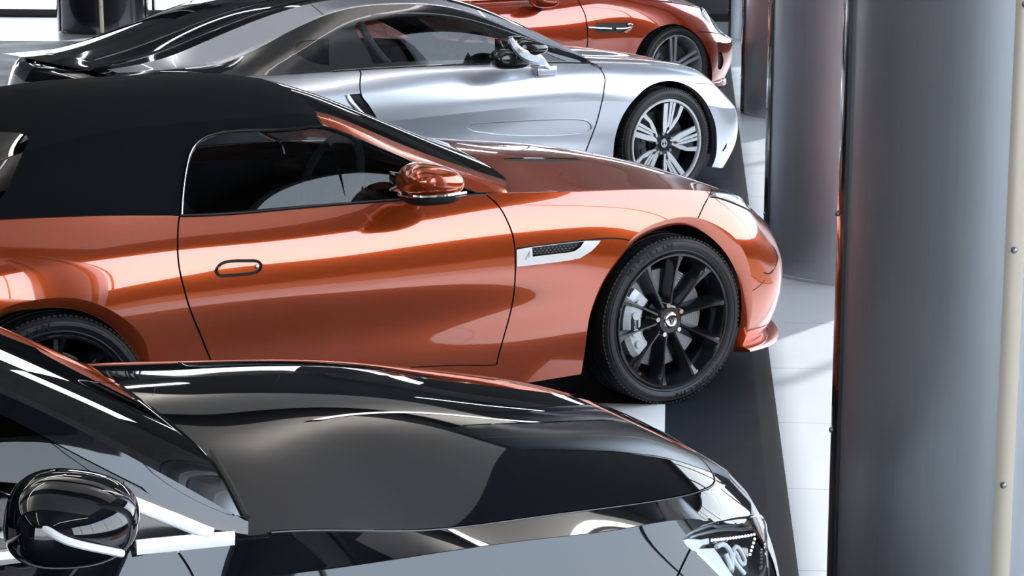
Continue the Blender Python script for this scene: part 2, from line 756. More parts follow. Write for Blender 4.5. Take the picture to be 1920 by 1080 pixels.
def tyre_mesh(R, rim, w, mat, parent):
    """tyre centred on the axle, outer face at y=0 (negative y is outboard), going inboard to +w"""
    bm = bmesh.new()
    prof = [(rim + 0.002, 0.018), (rim + 0.006, 0.006), (rim + 0.014, 0.001), (rim + 0.018, 0.0035), (rim + 0.022, 0.000), (rim + 0.045, -0.004),
            (rim + 0.5 * (R - rim), -0.005), (R - 0.028, -0.001), (R - 0.022, 0.002), (R - 0.019, 0.001), (R - 0.010, 0.010), (R - 0.004, 0.022), (R - 0.001, 0.040)]
    ny = 8
    for k in range(1, ny):
        y = 0.040 + (w - 0.08) * k / ny
        prof.append((R, y - 0.004))
        if k in (2, 4, 6):
            prof += [(R - 0.006, y - 0.003), (R - 0.006, y + 0.003), (R, y + 0.004)]
    prof += [(R - 0.001, w - 0.040), (R - 0.010, w - 0.010), (R - 0.03, w), (rim + 0.02, w), (rim, w - 0.02)]
    add_lathe(bm, prof, 96)
    # shoulder blocks: small sipes around the outer shoulder
    for k in range(110):
        a = 2 * PI * k / 110
        c = Vector((math.cos(a) * (R - 0.0042), 0.017, math.sin(a) * (R - 0.0042)))
        M = Matrix.Translation(c) @ Matrix.Rotation(-a, 4, 'Y')
        add_box(bm, (-0.0025, -0.006, -0.0062), (0.0025, 0.018, 0.0062), 0, M=M)
    return bm_obj('tyre', bm, mat, parent, angle=50)


def make_wheel(car, x, y_face, z, R, rimR, w, style, name='front_wheel', lettering=None, badge=True, flip=False):
    """a wheel: the rim with spokes is the part, tyre / disc / caliper / cap are its sub-parts. y_face: outward distance of the tyre face"""
    spmat = {'ten': GLOSSBLK, 'five_turbine': ALU, 'five_twin': SILVERW}[style]
    bm = bmesh.new()
    # barrel and rim lip
    lip = [(rimR + 0.004, 0.020), (rimR + 0.004, 0.004), (rimR, 0.000), (rimR - 0.007, 0.001), (rimR - 0.010, 0.006), (rimR - 0.014, 0.020), (rimR - 0.024, 0.045), (rimR - 0.036, 0.10), (rimR - 0.038, w - 0.01), (rimR, w - 0.01)]
    if style != 'five_turbine':
        add_lathe(bm, lip, 96)
    else:
        add_lathe(bm, [(r_ + (0 if i_ < 3 else -.004), h_) for i_, (r_, h_) in enumerate(lip[:6])], 96)

    def poly3(poly, depth_fn, thick):
        # poly: list of (r-direction coord, tangential) in wheel plane, front surface at y=depth_fn(r)
        a = [bm.verts.new((p[0], depth_fn(math.hypot(*p)), p[1])) for p in poly]
        b = [bm.verts.new((p[0] * 1.0, depth_fn(math.hypot(*p)) + thick, p[1] * 1.0)) for p in poly]
        n = len(a)
        bm.faces.new(a)
        bm.faces.new(b[::-1])
        for i in range(n):
            bm.faces.new((a[i], b[i], b[(i + 1) % n], a[(i + 1) % n]))

    face = lambda r: 0.012 + 0.030 * max(0.0, 1 - r / rimR) ** 1.0
    if style == 'ten':
        # ten slim spokes: ridge on top, flanks falling back, flared at the rim
        for k in range(10):
            a = 2 * PI * k / 10 + math.radians(82)
            prev = None
            for (r, hw, dep) in [(0.045, 0.010, 0.032), (0.075, 0.0065, 0.032), (0.12, 0.0060, 0.031), (0.17, 0.0070, 0.027), (0.21, 0.0088, 0.021), (0.24, 0.012, 0.013), (rimR - 0.006, 0.019, 0.004)]:
                sec = [(-hw - 0.020, dep + 0.060), (-hw - 0.001, dep + 0.006), (-hw * 0.55, dep), (hw * 0.55, dep + 0.001), (hw + 0.001, dep + 0.007), (hw + 0.020, dep + 0.060)]
                ring = []
                for (tt, yy) in sec:
                    q = rot_xz((r, tt), a)
                    ring.append(bm.verts.new((q[0], yy, q[1])))
                if prev:
                    for i in range(len(ring) - 1):
                        bm.faces.new((prev[i], prev[i + 1], ring[i + 1], ring[i]))
                    bm.faces.new((prev[-1], prev[0], ring[0], ring[-1]))
                prev = ring
        add_lathe(bm, [(0.0, 0.024), (0.052, 0.024), (0.060, 0.030), (0.066, 0.060), (0.0, 0.07)], 40)
    elif style == 'five_turbine':
        g = lambda r, deg: (r * math.cos(math.radians(deg)), r * math.sin(math.radians(deg)))
        ro, ri = rimR - 0.004, rimR - 0.012
        for k in range(5):
            arms = [
                [(-.06, .955), (-.045, .50), (-.01, .18), (.06, .26), (.10, .40), (.075, .55), (.07, .955)],
                [(.125, .975), (.11, .62), (.10, .42), (.11, .36), (.155, .42), (.20, .965)],
                [(.225, .96), (.165, .42), (.16, .33), (.19, .36), (.235, .55), (.30, .94)],
                [(.44, .88), (.36, .62), (.25, .50), (.21, .40), (.17, .33), (.08, .255), (.12, .22), (.29, .38), (.42, .56), (.54, .835)],
            ]
            for arm in arms:
                poly3([rot_xz((p[0] * ri, p[1] * ri), 2 * PI * k / 5) for p in arm], face, 0.016)
    else:
        for k in range(5):
            for sgn in (-1, 1):
                a = 2 * PI * k / 5 + math.radians(96)
                p = [(0.04, sgn * 0.006), (0.04, sgn * 0.026), (rimR - 0.01, sgn * 0.040), (rimR - 0.01, sgn * 0.014)]
                if sgn < 0:
                    p = p[::-1]
                poly3([rot_xz(q, a) for q in p], face, 0.022)
        add_lathe(bm, [(0.0, 0.034), (0.06, 0.034), (0.066, 0.042), (0.066, 0.07), (0.0, 0.07)], 32)
    wh = bm_obj(name, bm, spmat, car.root, angle=28)
    wh.location = (x, -y_face, z)
    if style == 'five_turbine':
        bm = bmesh.new()
        add_lathe(bm, [(rimR - 0.014, 0.020), (rimR - 0.022, 0.045), (rimR - 0.036, 0.10), (rimR - 0.038, w - 0.01), (rimR, w - 0.01)], 72)
        g = lambda r, deg: (r * math.cos(math.radians(deg)), r * math.sin(math.radians(deg)))
        for k in range(5):
            a = 2 * PI * k / 5 + math.radians(78)
            arm = [g(0.03, 60), g(0.06, 20), g(rimR - 0.016, 9), g(rimR - 0.016, -9), g(0.06, -20), g(0.03, -60)]
            pp = [rot_xz(p, a) for p in [g(0.04, 40), g(rimR - 0.02, 15), g(rimR - 0.02, 10), g(0.11, 6), g(rimR - 0.02, 4), g(rimR - 0.02, -4), g(0.11, -6), g(rimR - 0.02, -10), g(rimR - 0.02, -15), g(0.04, -40)]]
            av = [bm.verts.new((p[0], 0.036, p[1])) for p in pp]
            bv = [bm.verts.new((p[0], 0.060, p[1])) for p in pp]
            bm.faces.new(av)
            bm.faces.new(bv[::-1])
            for i in range(len(av)):
                bm.faces.new((av[i], bv[i], bv[(i + 1) % len(av)], av[(i + 1) % len(av)]))
        add_lathe(bm, [(0.0, 0.036), (0.046, 0.036), (0.056, 0.044), (0.075, 0.07), (0.0, 0.07)], 40)
        o = bm_obj('rim_barrel', bm, GLOSSBLK, wh, angle=30)
        o['label'] = 'gloss black inner barrel of the wheel'
    ty = tyre_mesh(R, rimR, w, RUBBER, wh)
    # brake disc with slots of reflected light left to the renderer
    bm = bmesh.new()
    dr = rimR - 0.070
    add_lathe(bm, [(0.085, 0.098), (0.09, 0.092), (dr - 0.002, 0.092), (dr, 0.095), (dr, 0.118), (0.085, 0.118)], 64)
    for r in np.linspace(0.11, dr - 0.01, 9):
        add_lathe(bm, [(r - 0.0012, 0.0921), (r, 0.0912), (r + 0.0012, 0.0921)], 64)
    d = bm_obj('brake_disc', bm, STEEL if style == 'ten' else DISCD, wh)
    bm = bmesh.new()
    add_lathe(bm, [(0.0, 0.066), (0.07, 0.066), (0.086, 0.075), (0.088, 0.11), (0.0, 0.11)], 48)
    bm_obj('hub_hat', bm, MATTE, wh)
    # caliper hugging the rear of the disc
    bm = bmesh.new()
    a0, a1 = math.radians(138), math.radians(222)
    sec = [(dr - 0.075, 0.050), (dr - 0.062, 0.040), (dr - 0.010, 0.040), (dr + 0.012, 0.052), (dr + 0.012, 0.135), (dr - 0.075, 0.135)]
    rings = []
    for k in range(15):
        a = a0 + (a1 - a0) * k / 14
        sh = 1.0 if k not in (0, 14) else 0.985
        rings.append([(r * math.cos(a) * sh, y, r * math.sin(a) * sh) for (r, y) in sec])
    add_loft(bm, rings)
    for aa in (150, 168, 192, 210):
        a = math.radians(aa)
        add_tube(bm, [((dr - 0.035) * math.cos(a), 0.030, (dr - 0.035) * math.sin(a)), ((dr - 0.035) * math.cos(a), 0.045, (dr - 0.035) * math.sin(a))], 0.017, 14)
    cal = bm_obj('brake_caliper', bm, CALIPER if style == 'ten' else DISCD, wh, angle=25)
    if lettering:
        bm = bmesh.new()
        add_box(bm, (-0.016, 0.0, -0.030), (0.016, 0.004, 0.030), 0.003, M=Matrix.Translation((-(dr - 0.036), 0.034, -0.005)))
        bm_obj('caliper_plate', bm, GAP, wh)
        V, F = text_mesh(lettering[1], 0.0135)
        V = [(-(dr - 0.036) - v.y, 0.0332, -0.005 + v.x) for v in V]
        mesh_obj('caliper_lettering', V, F, CHROME, wh, smooth=False)
        # raised maker's name around the sidewall
        Rm = rimR + 0.50 * (R - rimR)
        word = lettering[0]
        span = math.radians(5.6)
        for rep, ctr in enumerate((115, 295)):
            VV, FF = [], []
            for i, ch in enumerate(word):
                V, F = text_mesh(ch, 0.040, 0.0006)
                a = math.radians(ctr) - (i - (len(word) - 1) / 2) * span
                er = Vector((math.cos(a), 0, math.sin(a)))
                et = Vector((math.sin(a), 0, -math.cos(a)))
                b0 = len(VV)
                for v in V:
                    VV.append(er * (Rm + v.y * 0.92) + et * v.x * 1.05 + Vector((0, -0.0062 - v.z, 0)))
                FF += [tuple(b0 + q for q in f) for f in F]
            mesh_obj('tyre_lettering', VV, FF, RUBTXT, wh, smooth=False)['label'] = 'raised maker name on the tyre sidewall'
    # lug nuts and centre cap
    for k in range(5):
        bm = bmesh.new()
        a = 2 * PI * k / 5 + math.radians(28)
        c = Vector((0.062 * math.cos(a), 0.022, 0.062 * math.sin(a)))
        add_tube(bm, [c, c + Vector((0, 0.04, 0))], [0.0095, 0.0105], 12)
        bm_obj('lug_nut', bm, CHROME if style == 'ten' else STEEL, wh)
    bm = bmesh.new()
    cy = 0.014 if style == 'ten' else 0.028
    add_lathe(bm, [(0.0, cy), (0.022, cy + 0.0004), (0.030, cy + 0.003), (0.034, cy + 0.008), (0.034, cy + 0.03), (0.0, cy + 0.03)], 40)
    cap = bm_obj('centre_cap', bm, CHROME if style == 'ten' else (GLOSSBLK if style == 'five_turbine' else SILVERW), wh)
    if badge and style == 'ten':
        bm = bmesh.new()
        # a snarling cat's head in relief, dark on the silver cap
        head = [(-.013, .012), (-.009, .016), (-.004, .0145), (.004, .0145), (.009, .016), (.013, .012), (.0125, .004), (.010, -.003), (.008, -.011), (.004, -.016), (-.004, -.016), (-.008, -.011), (-.010, -.003), (-.0125, .004)]
        extrude_poly(bm, [(p[0], cy - 0.0012, p[1]) for p in head], (0, 0.003, 0))
        bm_obj('cap_badge', bm, GAP, wh)
        bm = bmesh.new()
        for q in ([(-.009, .009), (-.003, .006), (-.004, .003), (-.010, .006)], [(.009, .009), (.003, .006), (.004, .003), (.010, .006)],
                  [(-.003, .002), (.003, .002), (.0045, -.003), (0, -.0055), (-.0045, -.003)], [(-.005, -.008), (.005, -.008), (.003, -.012), (-.003, -.012)]):
            extrude_poly(bm, [(p[0], cy - 0.0018, p[1]) for p in q], (0, 0.001, 0))
        bm_obj('cap_badge', bm, CHROME, wh)
    elif badge and style == 'five_turbine':
        bm = bmesh.new()
        add_lathe(bm, [(0.017, cy - 0.001), (0.024, cy - 0.001), (0.024, cy + 0.002), (0.017, cy + 0.002)], 32, closed=True)
        for q0 in (45, 225):
            pts = [(0, 0)] + [(0.0145 * math.cos(math.radians(q0 + d_)), 0.0145 * math.sin(math.radians(q0 + d_))) for d_ in range(0, 91, 10)]
            extrude_poly(bm, [(p[0], cy - 0.0012, p[1]) for p in pts], (0, 0.002, 0))
        bm_obj('cap_badge', bm, CHROME, wh)
    return wh


def mirror_wheel(car, wh, x=None):
    """the same wheel on the other side of the car, turned round"""
    c = copy_tree(wh)
    c.name = wh.name.split('.')[0]
    c.location = (wh.location.x if x is None else x, -wh.location.y, wh.location.z)
    c.rotation_euler = (0, 0, PI)
    return c


# ================================================================== the hall
E0 = Vector((0.381, 0, 0))
HB = Vector((0.0783, 0.9969, 0))
HA = Vector((0.9969, -0.0783, 0))
HROT = math.atan2(HB.y, HB.x) - PI / 2


def H(a, b, z=0.0):
    return E0 + HA * a + HB * b + Vector((0, 0, z))


def hall_box(name, lo, hi, mat, kind='structure', bevel=0.0):
    """box in hall coordinates: a across (0 at the platform's edge, + towards the glazing), b along the row"""
    o = bpy.data.objects.new(name, None)
    bpy.data.objects.remove(o)
    c = [(lo[i] + hi[i]) / 2 for i in range(3)]
    bm = bmesh.new()
    add_box(bm, [lo[i] - c[i] for i in range(3)], [hi[i] - c[i] for i in range(3)], bevel)
    ob = bm_obj(name, bm, mat, None, smooth=bevel > 0)
    ob.location = H(*c)
    ob.rotation_euler = (0, 0, HROT)
    if kind:
        ob['kind'] = kind
    return ob


def tile_mat(name, c1, c2, grout, w, h, rough, gap=0.004, rot=0.0, spec=0.5, bump=0.15):
    m = pmat(name, c1, rough, spec=spec)
    nt = m.node_tree
    b = nt.nodes['Principled BSDF']
    t = nt.nodes.new('ShaderNodeTexCoord')
    mp = nt.nodes.new('ShaderNodeMapping')
    mp.inputs['Rotation'].default_value = (0, 0, rot)
    br = nt.nodes.new('ShaderNodeTexBrick')
    br.offset = 0.0
    br.inputs['Scale'].default_value = 1.0
    br.inputs['Brick Width'].default_value = w
    br.inputs['Row Height'].default_value = h
    br.inputs['Mortar Size'].default_value = gap
    br.inputs['Color1'].default_value = (*c1, 1)
    br.inputs['Color2'].default_value = (*c2, 1)
    br.inputs['Mortar'].default_value = (*grout, 1)
    n = nt.nodes.new('ShaderNodeTexNoise')
    n.inputs['Scale'].default_value = 2.5
    n.inputs['Detail'].default_value = 6
    mr = nt.nodes.new('ShaderNodeMapRange')
    mr.inputs['To Min'].default_value = rough * 0.75
    mr.inputs['To Max'].default_value = rough * 1.3
    nt.links.new(t.outputs['Object'], mp.inputs[0])
    nt.links.new(mp.outputs[0], br.inputs['Vector'])
    nt.links.new(t.outputs['Object'], n.inputs['Vector'])
    nt.links.new(n.outputs['Fac'], mr.inputs['Value'])
    nt.links.new(mr.outputs[0], b.inputs['Roughness'])
    nt.links.new(br.outputs['Color'], b.inputs['Base Color'])
    return m


FLOORM = tile_mat('pale_floor_tile', (0.46, 0.47, 0.49), (0.49, 0.50, 0.52), (0.32, 0.33, 0.35), 1.2, 0.9, 0.22)
PLATM = tile_mat('black_platform_board', (0.010, 0.0135, 0.018), (0.012, 0.016, 0.021), (0.005, 0.006, 0.007), 2.4, 1.25, 0.55, gap=0.003, spec=0.15)
CEILM = pmat('ceiling_charcoal', (0.05, 0.05, 0.055), 0.9)
RAFTM = pmat('reflector_raft_grey', (0.70, 0.67, 0.63), 0.8)
WALLM = pmat('wall_grey', (0.34, 0.33, 0.32), 0.8)
noise_color(WALLM, (0.15, 0.148, 0.145), (0.20, 0.195, 0.188), 3.0)
DARKWALL = pmat('wall_dark', (0.06, 0.06, 0.065), 0.8)
FRAMEM = pmat('window_frame_black', (0.012, 0.012, 0.014), 0.35)
PAVEM = pmat('pale_paving', (0.5, 0.5, 0.5), 0.8)
noise_color(PAVEM, (0.45, 0.45, 0.46), (0.56, 0.55, 0.54), 1.2)

GA = 3.0         # glazing plane, metres beyond the platform's edge
ZC = 5.2         # ceiling
ZS = 0.8          # sill height of the side glazing
ZT = 4.7         # top of the glazing
A0, B0, B1 = -13.0, -7.0, 26.2

hall_box('floor', (A0, B0, -0.25), (GA + 0.15, B1 + 0.15, -0.02), FLOORM)
TINTMATM = pmat('added_brown_mat', (0.26, 0.13, 0.06), 0.8)
noise_color(TINTMATM, (0.22, 0.11, 0.05), (0.30, 0.155, 0.075), 40)
hall_box('added_mat', (1.12, 3.2, -0.02), (GA - 0.1, 10.4, -0.012), TINTMATM)  # unseen mat, added so the convertible's lower flank reflects a warmer tone
hall_box('ground', (GA + 0.15, B0 - 30, -0.3), (GA + 60, B1 + 30, -0.06), PAVEM)
hall_box('ground_2', (A0 - 30, B1 + 0.15, -0.3), (GA + 0.15, B1 + 40, -0.06), PAVEM)
hall_box('ceiling', (A0, B0, ZC), (GA + 0.15, B1 + 0.15, ZC + 0.2), CEILM)
hall_box('wall_left', (A0 - 0.2, B0, -0.02), (A0, B1, ZC), DARKWALL)
hall_box('wall_front', (A0, B0 - 0.2, -0.02), (-8.5, B0, ZC), DARKWALL)
hall_box('wall_front_2', (-0.7, B0 - 0.2, -0.02), (GA, B0, ZC), DARKWALL)
hall_box('wall_front_3', (-8.5, B0 - 0.2, 3.8), (-0.7, B0, ZC), DARKWALL)
hall_box('ground_3', (A0 - 30, B0 - 40, -0.3), (GA + 0.15, B0 - 0.15, -0.06), PAVEM)
hall_box('wall_right', (GA - 0.05, B0, ZT), (GA + 0.15, B1, ZC), DARKWALL)
hall_box('wall_back', (A0, B1 - 0.05, 3.9), (GA, B1 + 0.15, ZC), WALLM)
hall_box('wall_back_4', (A0, B1 - 0.05, 3.3), (-4.4, B1 + 0.15, 3.9), WALLM)
hall_box('trim_1', (A0, B1 - 0.06, -0.02), (GA, B1 + 0.1, 0.07), FRAMEM)
hall_box('wall_right_2', (GA - 0.05, B0, -0.02), (GA + 0.15, B1, ZS), DARKWALL)  # unseen low wall, added to darken the convertible's flank below the window band
hall_box('trim_2', (GA - 0.08, B0, ZS), (GA + 0.16, B1, ZS + 0.04), FRAMEM)


def window(n, a_b, axis, z0, z1):
    """one glazed bay: frame and pane"""
    lo, hi = a_b
    fr = 0.03
    if axis == 'b':
        f = hall_box('window_%d' % n, (GA + 0.0, lo, z0), (GA + 0.06, lo + fr, z1), FRAMEM)
        p = hall_box('pane', (GA + 0.025, lo + fr, z0), (GA + 0.035, hi, z1), GLSC, None)
    elif axis == 'f':
        f = hall_box('window_%d' % n, (lo, B0 - 0.1, z0), (lo + fr, B0 - 0.04, z1), FRAMEM)
        p = hall_box('pane', (lo + fr, B0 - 0.075, z0), (hi, B0 - 0.065, z1), GLSC, None)
    else:
        f = hall_box('window_%d' % n, (lo, B1 + 0.0, z0), (lo + fr, B1 + 0.06, z1), FRAMEM)
        p = hall_box('pane', (lo + fr, B1 + 0.025, z0), (hi, B1 + 0.035, z1), GLSC, None)
    p.parent = f
    p.matrix_parent_inverse = f.matrix_basis.inverted()


nwin = 1
nb = 11
for k in range(nb):
    lo = B0 + (B1 - B0) * k / nb
    window(nwin, (lo, B0 + (B1 - B0) * (k + 1) / nb), 'b', ZS + 0.04, ZT)
    nwin += 1
aw = -6.62
hall_box('wall_back_2', (-4.4, B1 - 0.05, -0.02), (GA, B1 + 0.15, 1.55), DARKWALL)
hall_box('wall_back_5', (-1.93, B1 - 0.05, 3.45), (GA, B1 + 0.15, 3.9), DARKWALL)
hall_box('wall_back_3', (-4.4, B1 - 0.05, 2.0), (GA, B1 + 0.15, 3.45), DARKWALL)
edges = [A0] + [aw + 2.1 * k for k in range(-3, 2)] 
for k in range(len(edges) - 1):
    window(nwin, (edges[k], edges[k + 1]), 'a', 0.07, 3.3)
    nwin += 1
for k in range(3):  # unseen slit windows, added for the white streaks mirrored in the black car
    for z0, z1 in (((1.55, 2.0), (3.45, 3.9)) if k == 0 else ((1.55, 2.0),)):
        window(nwin, (-4.4 + 7.4 * k / 3, -4.4 + 7.4 * (k + 1) / 3), 'a', z0, z1)
        nwin += 1

for k in range(3):  # unseen front windows, added to brighten the columns' near side
    window(nwin, (-8.5 + 2.6 * k, -5.9 + 2.6 * k), 'f', -0.02, 3.8)
    nwin += 1

# low display platform the cars stand on
plat = hall_box('display_platform', (-11.5, -3.0, -0.02), (-0.095, 23.2, 0.0), PLATM, None)
pt = hall_box('edge_trim', (-0.095, -3.0, -0.02), (-0.02, 23.2, 0.0), GAP, None)
pt.parent = plat
pt.matrix_parent_inverse = plat.matrix_basis.inverted()
tag(plat, 'long low black display platform carrying the row of four cars', 'platform')

# unseen pale rafts, added to grey the black hood's reflection; line lamps
for k in range(3):
    o = hall_box('reflector_raft', (-8.6, 2.6 + 4.6 * k, 4.75), (0.6, 5.9 + 4.6 * k, 4.83), RAFTM, None, 0.0)
    tag(o, 'pale reflector raft added above the cars', 'reflector panel', 'added reflector rafts')
LAMPE = pmat('lamp_diffuser', (0.9, 0.9, 0.9), 0.5, emit=(1, 0.97, 1.0), es=11.0)
RAFTGLOW = pmat('added_raft_glow', (0.9, 0.9, 0.9), 0.5, emit=(1, 0.96, 0.9), es=34.0)  # added upward glow, brightens the rafts mirrored in the black hood


def line_lamp(a, b, L, z=4.2):
    r = empty('line_lamp', H(a, b, z), HROT - math.radians(15.3))
    bm = bmesh.new()
    add_box(bm, (-0.05, -L, 0.0), (0.05, L, 0.07), 0.004)
    bm_obj('housing', bm, MATTE, r)
    bm = bmesh.new()
    add_box(bm, (-0.04, -L + 0.01, -0.006), (0.04, L - 0.01, 0.004), 0.0)
    bm_obj('diffuser', bm, LAMPE, r, smooth=False)
    if b < 14:
        bm = bmesh.new()
        add_box(bm, (-0.04, -L + 0.01, 0.066), (0.04, L - 0.01, 0.074), 0.0)
        bm_obj('raft_glow_panel', bm, RAFTGLOW, r, smooth=False)
    for s in (-1, 1):
        bm = bmesh.new()
        add_tube(bm, [(0, s * L * 0.8, 0.07), (0, s * L * 0.8, ZC - z)], 0.003, 6)
        bm_obj('hanger', bm, STEEL, r)
    tag(r, 'slim white line lamp hung below the ceiling', 'lamp', 'line lamps over the cars')


for a in (-0.28, -4.2, -7.6):
    for b in (-0.8, 5.8, 12.4, 19.0):
        if (a, b) != (-0.28, 5.8):
            line_lamp(a, b, 3.1)

# ------------------------------------------------------------------ columns
COLM = pmat('brushed_dark_steel', (0.5, 0.54, 0.6), 0.46, metal=0.95)
noise_color(COLM, (0.50, 0.54, 0.60), (0.53, 0.57, 0.63), 90, 3, stretch=(1, 1, 0.03), rough_var=(0.42, 0.50))
STRIPD = pmat('polished_black_strip', (0.02, 0.02, 0.024), 0.12, metal=0.3, coat=0.6)
STRIPL = pmat('pale_brass_strip', (0.62, 0.56, 0.47), 0.4, metal=0.3)


def column(a, b, label, ang0=-111.0, r=0.5, mat=None):
    root = empty('column', H(a, b, -0.02), HROT)
    bm = bmesh.new()
    add_lathe(bm, [(r + 0.003, 0.0), (r + 0.003, 0.015), (r, 0.017), (r, ZC + 0.02)], 96, axis='Z')
    bm_obj('shaft', bm, mat or COLM, root)
    for k in range(5):
        ang = math.radians(ang0 - (69 if k == 1 else 72 * k)) - HROT
        light = k in (0, 3)
        bm = bmesh.new()
        hw = 0.021 if light else 0.05
        sec = []
        for q in range(-4, 5):
            t = ang + (q / 4) * hw / r
            rr = r + 0.009 + 0.004 * (1 - (q / 4) ** 2)
            sec.append((rr * math.cos(t), rr * math.sin(t)))
        inner = [((r - 0.004) * math.cos(ang + s * hw / r), (r - 0.004) * math.sin(ang + s * hw / r)) for s in (1, -1)]
        ring = sec + inner
        add_loft(bm, [[(p[0], p[1], z) for p in ring] for z in (0.02, ZC + 0.01)])
        st = bm_obj('seam_strip', bm, STRIPL if light else STRIPD, root, angle=30)
        st['label'] = 'pale brass seam strip' if light else 'polished black seam strip'
        for zz in np.arange(0.30, 3.4, 0.55):
            bm = bmesh.new()
            rr = r + 0.0125
            add_sphere(bm, (rr * math.cos(ang), rr * math.sin(ang), zz), 0.008, 10)
            bm_obj('rivet', bm, STEEL, st)
    tag(root, label, 'column', 'round showroom columns')
    return root


column(0.495, 5.6, 'nearest and largest dark steel column, with a pale riveted seam strip')
column(0.517, 11.93, 'dark steel column standing just beyond the orange convertible nose', -106)
column(0.517, 18.26, 'dark steel column beside the nose of the silver coupe', -106)
column(0.50, 24.3, 'far dark column just beyond the red car nose', -106)
column(-6.78, 24.6, 'distant dark column in front of the far back windows', -82.0, mat=TRIM)


# ================================================================== shared car pieces
def uvline(surf, pts, step=0.02):
    """polygon given in (station, line) indices"""
    return resample(np.array([surf.idx(*p) for p in pts]), step)


def blob(name, mat, parent, c, ax, p=2.6, nu=32, nv=20, fn=None):
    """super-ellipsoid about c; ax = three half-axis vectors; fn(q) may reshape unit-space points"""
    bm = bmesh.new()
    c = Vector(c)
    ax = [Vector(a) for a in ax]
    sg = lambda v: math.copysign(abs(v) ** (2.0 / p), v)
    rings = []
    for i in range(1, nv):
        ph = -PI / 2 + PI * i / nv
        ring = []
        for k in range(nu):
            th = 2 * PI * k / nu
            q = Vector((sg(math.cos(ph)) * sg(math.cos(th)), sg(math.cos(ph)) * sg(math.sin(th)), sg(math.sin(ph))))
            if fn:
                q = fn(q)
            ring.append(c + ax[0] * q.x + ax[1] * q.y + ax[2] * q.z)
        rings.append(ring)
    add_loft(bm, rings)
    return bm_obj(name, bm, mat, parent, angle=60)


def seat(car, x, y, z, mat=LEATHER, s=1.0):
    bm = bmesh.new()
    # cushion and backrest as one upholstered sweep
    prof = [(0.30, 0.10), (0.28, 0.16), (0.0, 0.12), (-0.18, 0.10), (-0.26, 0.30), (-0.36, 0.62), (-0.42, 0.64), (-0.40, 0.55), (-0.30, 0.10), (-0.22, 0.0), (0.28, 0.0)]
    rings = []
    for (yy, k) in ((-0.25, 0.93), (-0.22, 1.0), (-0.14, 0.97), (0.14, 0.97), (0.22, 1.0), (0.25, 0.93)):
        rings.append([(x + px * s * k, -(y + yy * s), z + pz * s * k) for (px, pz) in prof])
    add_loft(bm, rings)
    o = bm_obj('seat', bm, mat, car.root, angle=50)
    blob('headrest', mat, o, (x - 0.43 * s, -y, z + 0.72 * s), ((0.05, 0, 0.0), (0, 0.13, 0), (0.02, 0, 0.10)), 3.0, 20, 12)
    return o


def steering_wheel(car, x, y, z, r=0.185):
    bm = bmesh.new()
    tilt = math.radians(22)
    fx = Vector((math.cos(tilt), 0, -math.sin(tilt)))
    up = Vector((math.sin(tilt), 0, math.cos(tilt)))
    sd = Vector((0, 1, 0))
    c = Vector((x, -y, z))
    add_tube(bm, [c + (up * math.cos(a) + sd * math.sin(a)) * r for a in np.linspace(0, 2 * PI, 40, endpoint=False)], 0.016, 10, closed=True)
    for a in (90, 270, 180):
        t = math.radians(a)
        add_tube(bm, [c + fx * 0.03, c + (up * math.cos(t) + sd * math.sin(t)) * r], [0.03, 0.014], 8)
    add_tube(bm, [c + fx * 0.05, c + fx * 0.3], 0.035, 10)
    return bm_obj('steering_wheel', bm, WHEELGREY, car.root)


def interior(car, x0, x1, y, z0, z1, dash_x):
    """dark tub with a dashboard, seen through the glass"""
    bm = bmesh.new()
    add_box(bm, (x0, -y, z0), (x1, y, z0 + 0.03))
    add_box(bm, (x0, -y, z0), (x0 + 0.03, y, z1 - 0.10))
    for s in (-1, 1):
        add_box(bm, (x0, s * y - 0.015, z0), (x1, s * y + 0.015, z1 - 0.05))
    bm_obj('cabin_tub', bm, LEATHER, car.root, smooth=False)
    bm = bmesh.new()
    add_box(bm, (dash_x, -y, z1 - 0.32), (x1, y, z1 - 0.06), 0.04, 3)
    bm_obj('dashboard', bm, LEATHER, car.root)


def underbody(car, x0, x1, y, z=0.19):
    bm = bmesh.new()
    add_box(bm, (x0, -y, z), (x1, y, z + 0.05))
    bm_obj('underbody', bm, GAP, car.root, smooth=False)


def hub_xz(car, px, py, y):
    p = car.L(px, py, y)
    return p.x, p.z


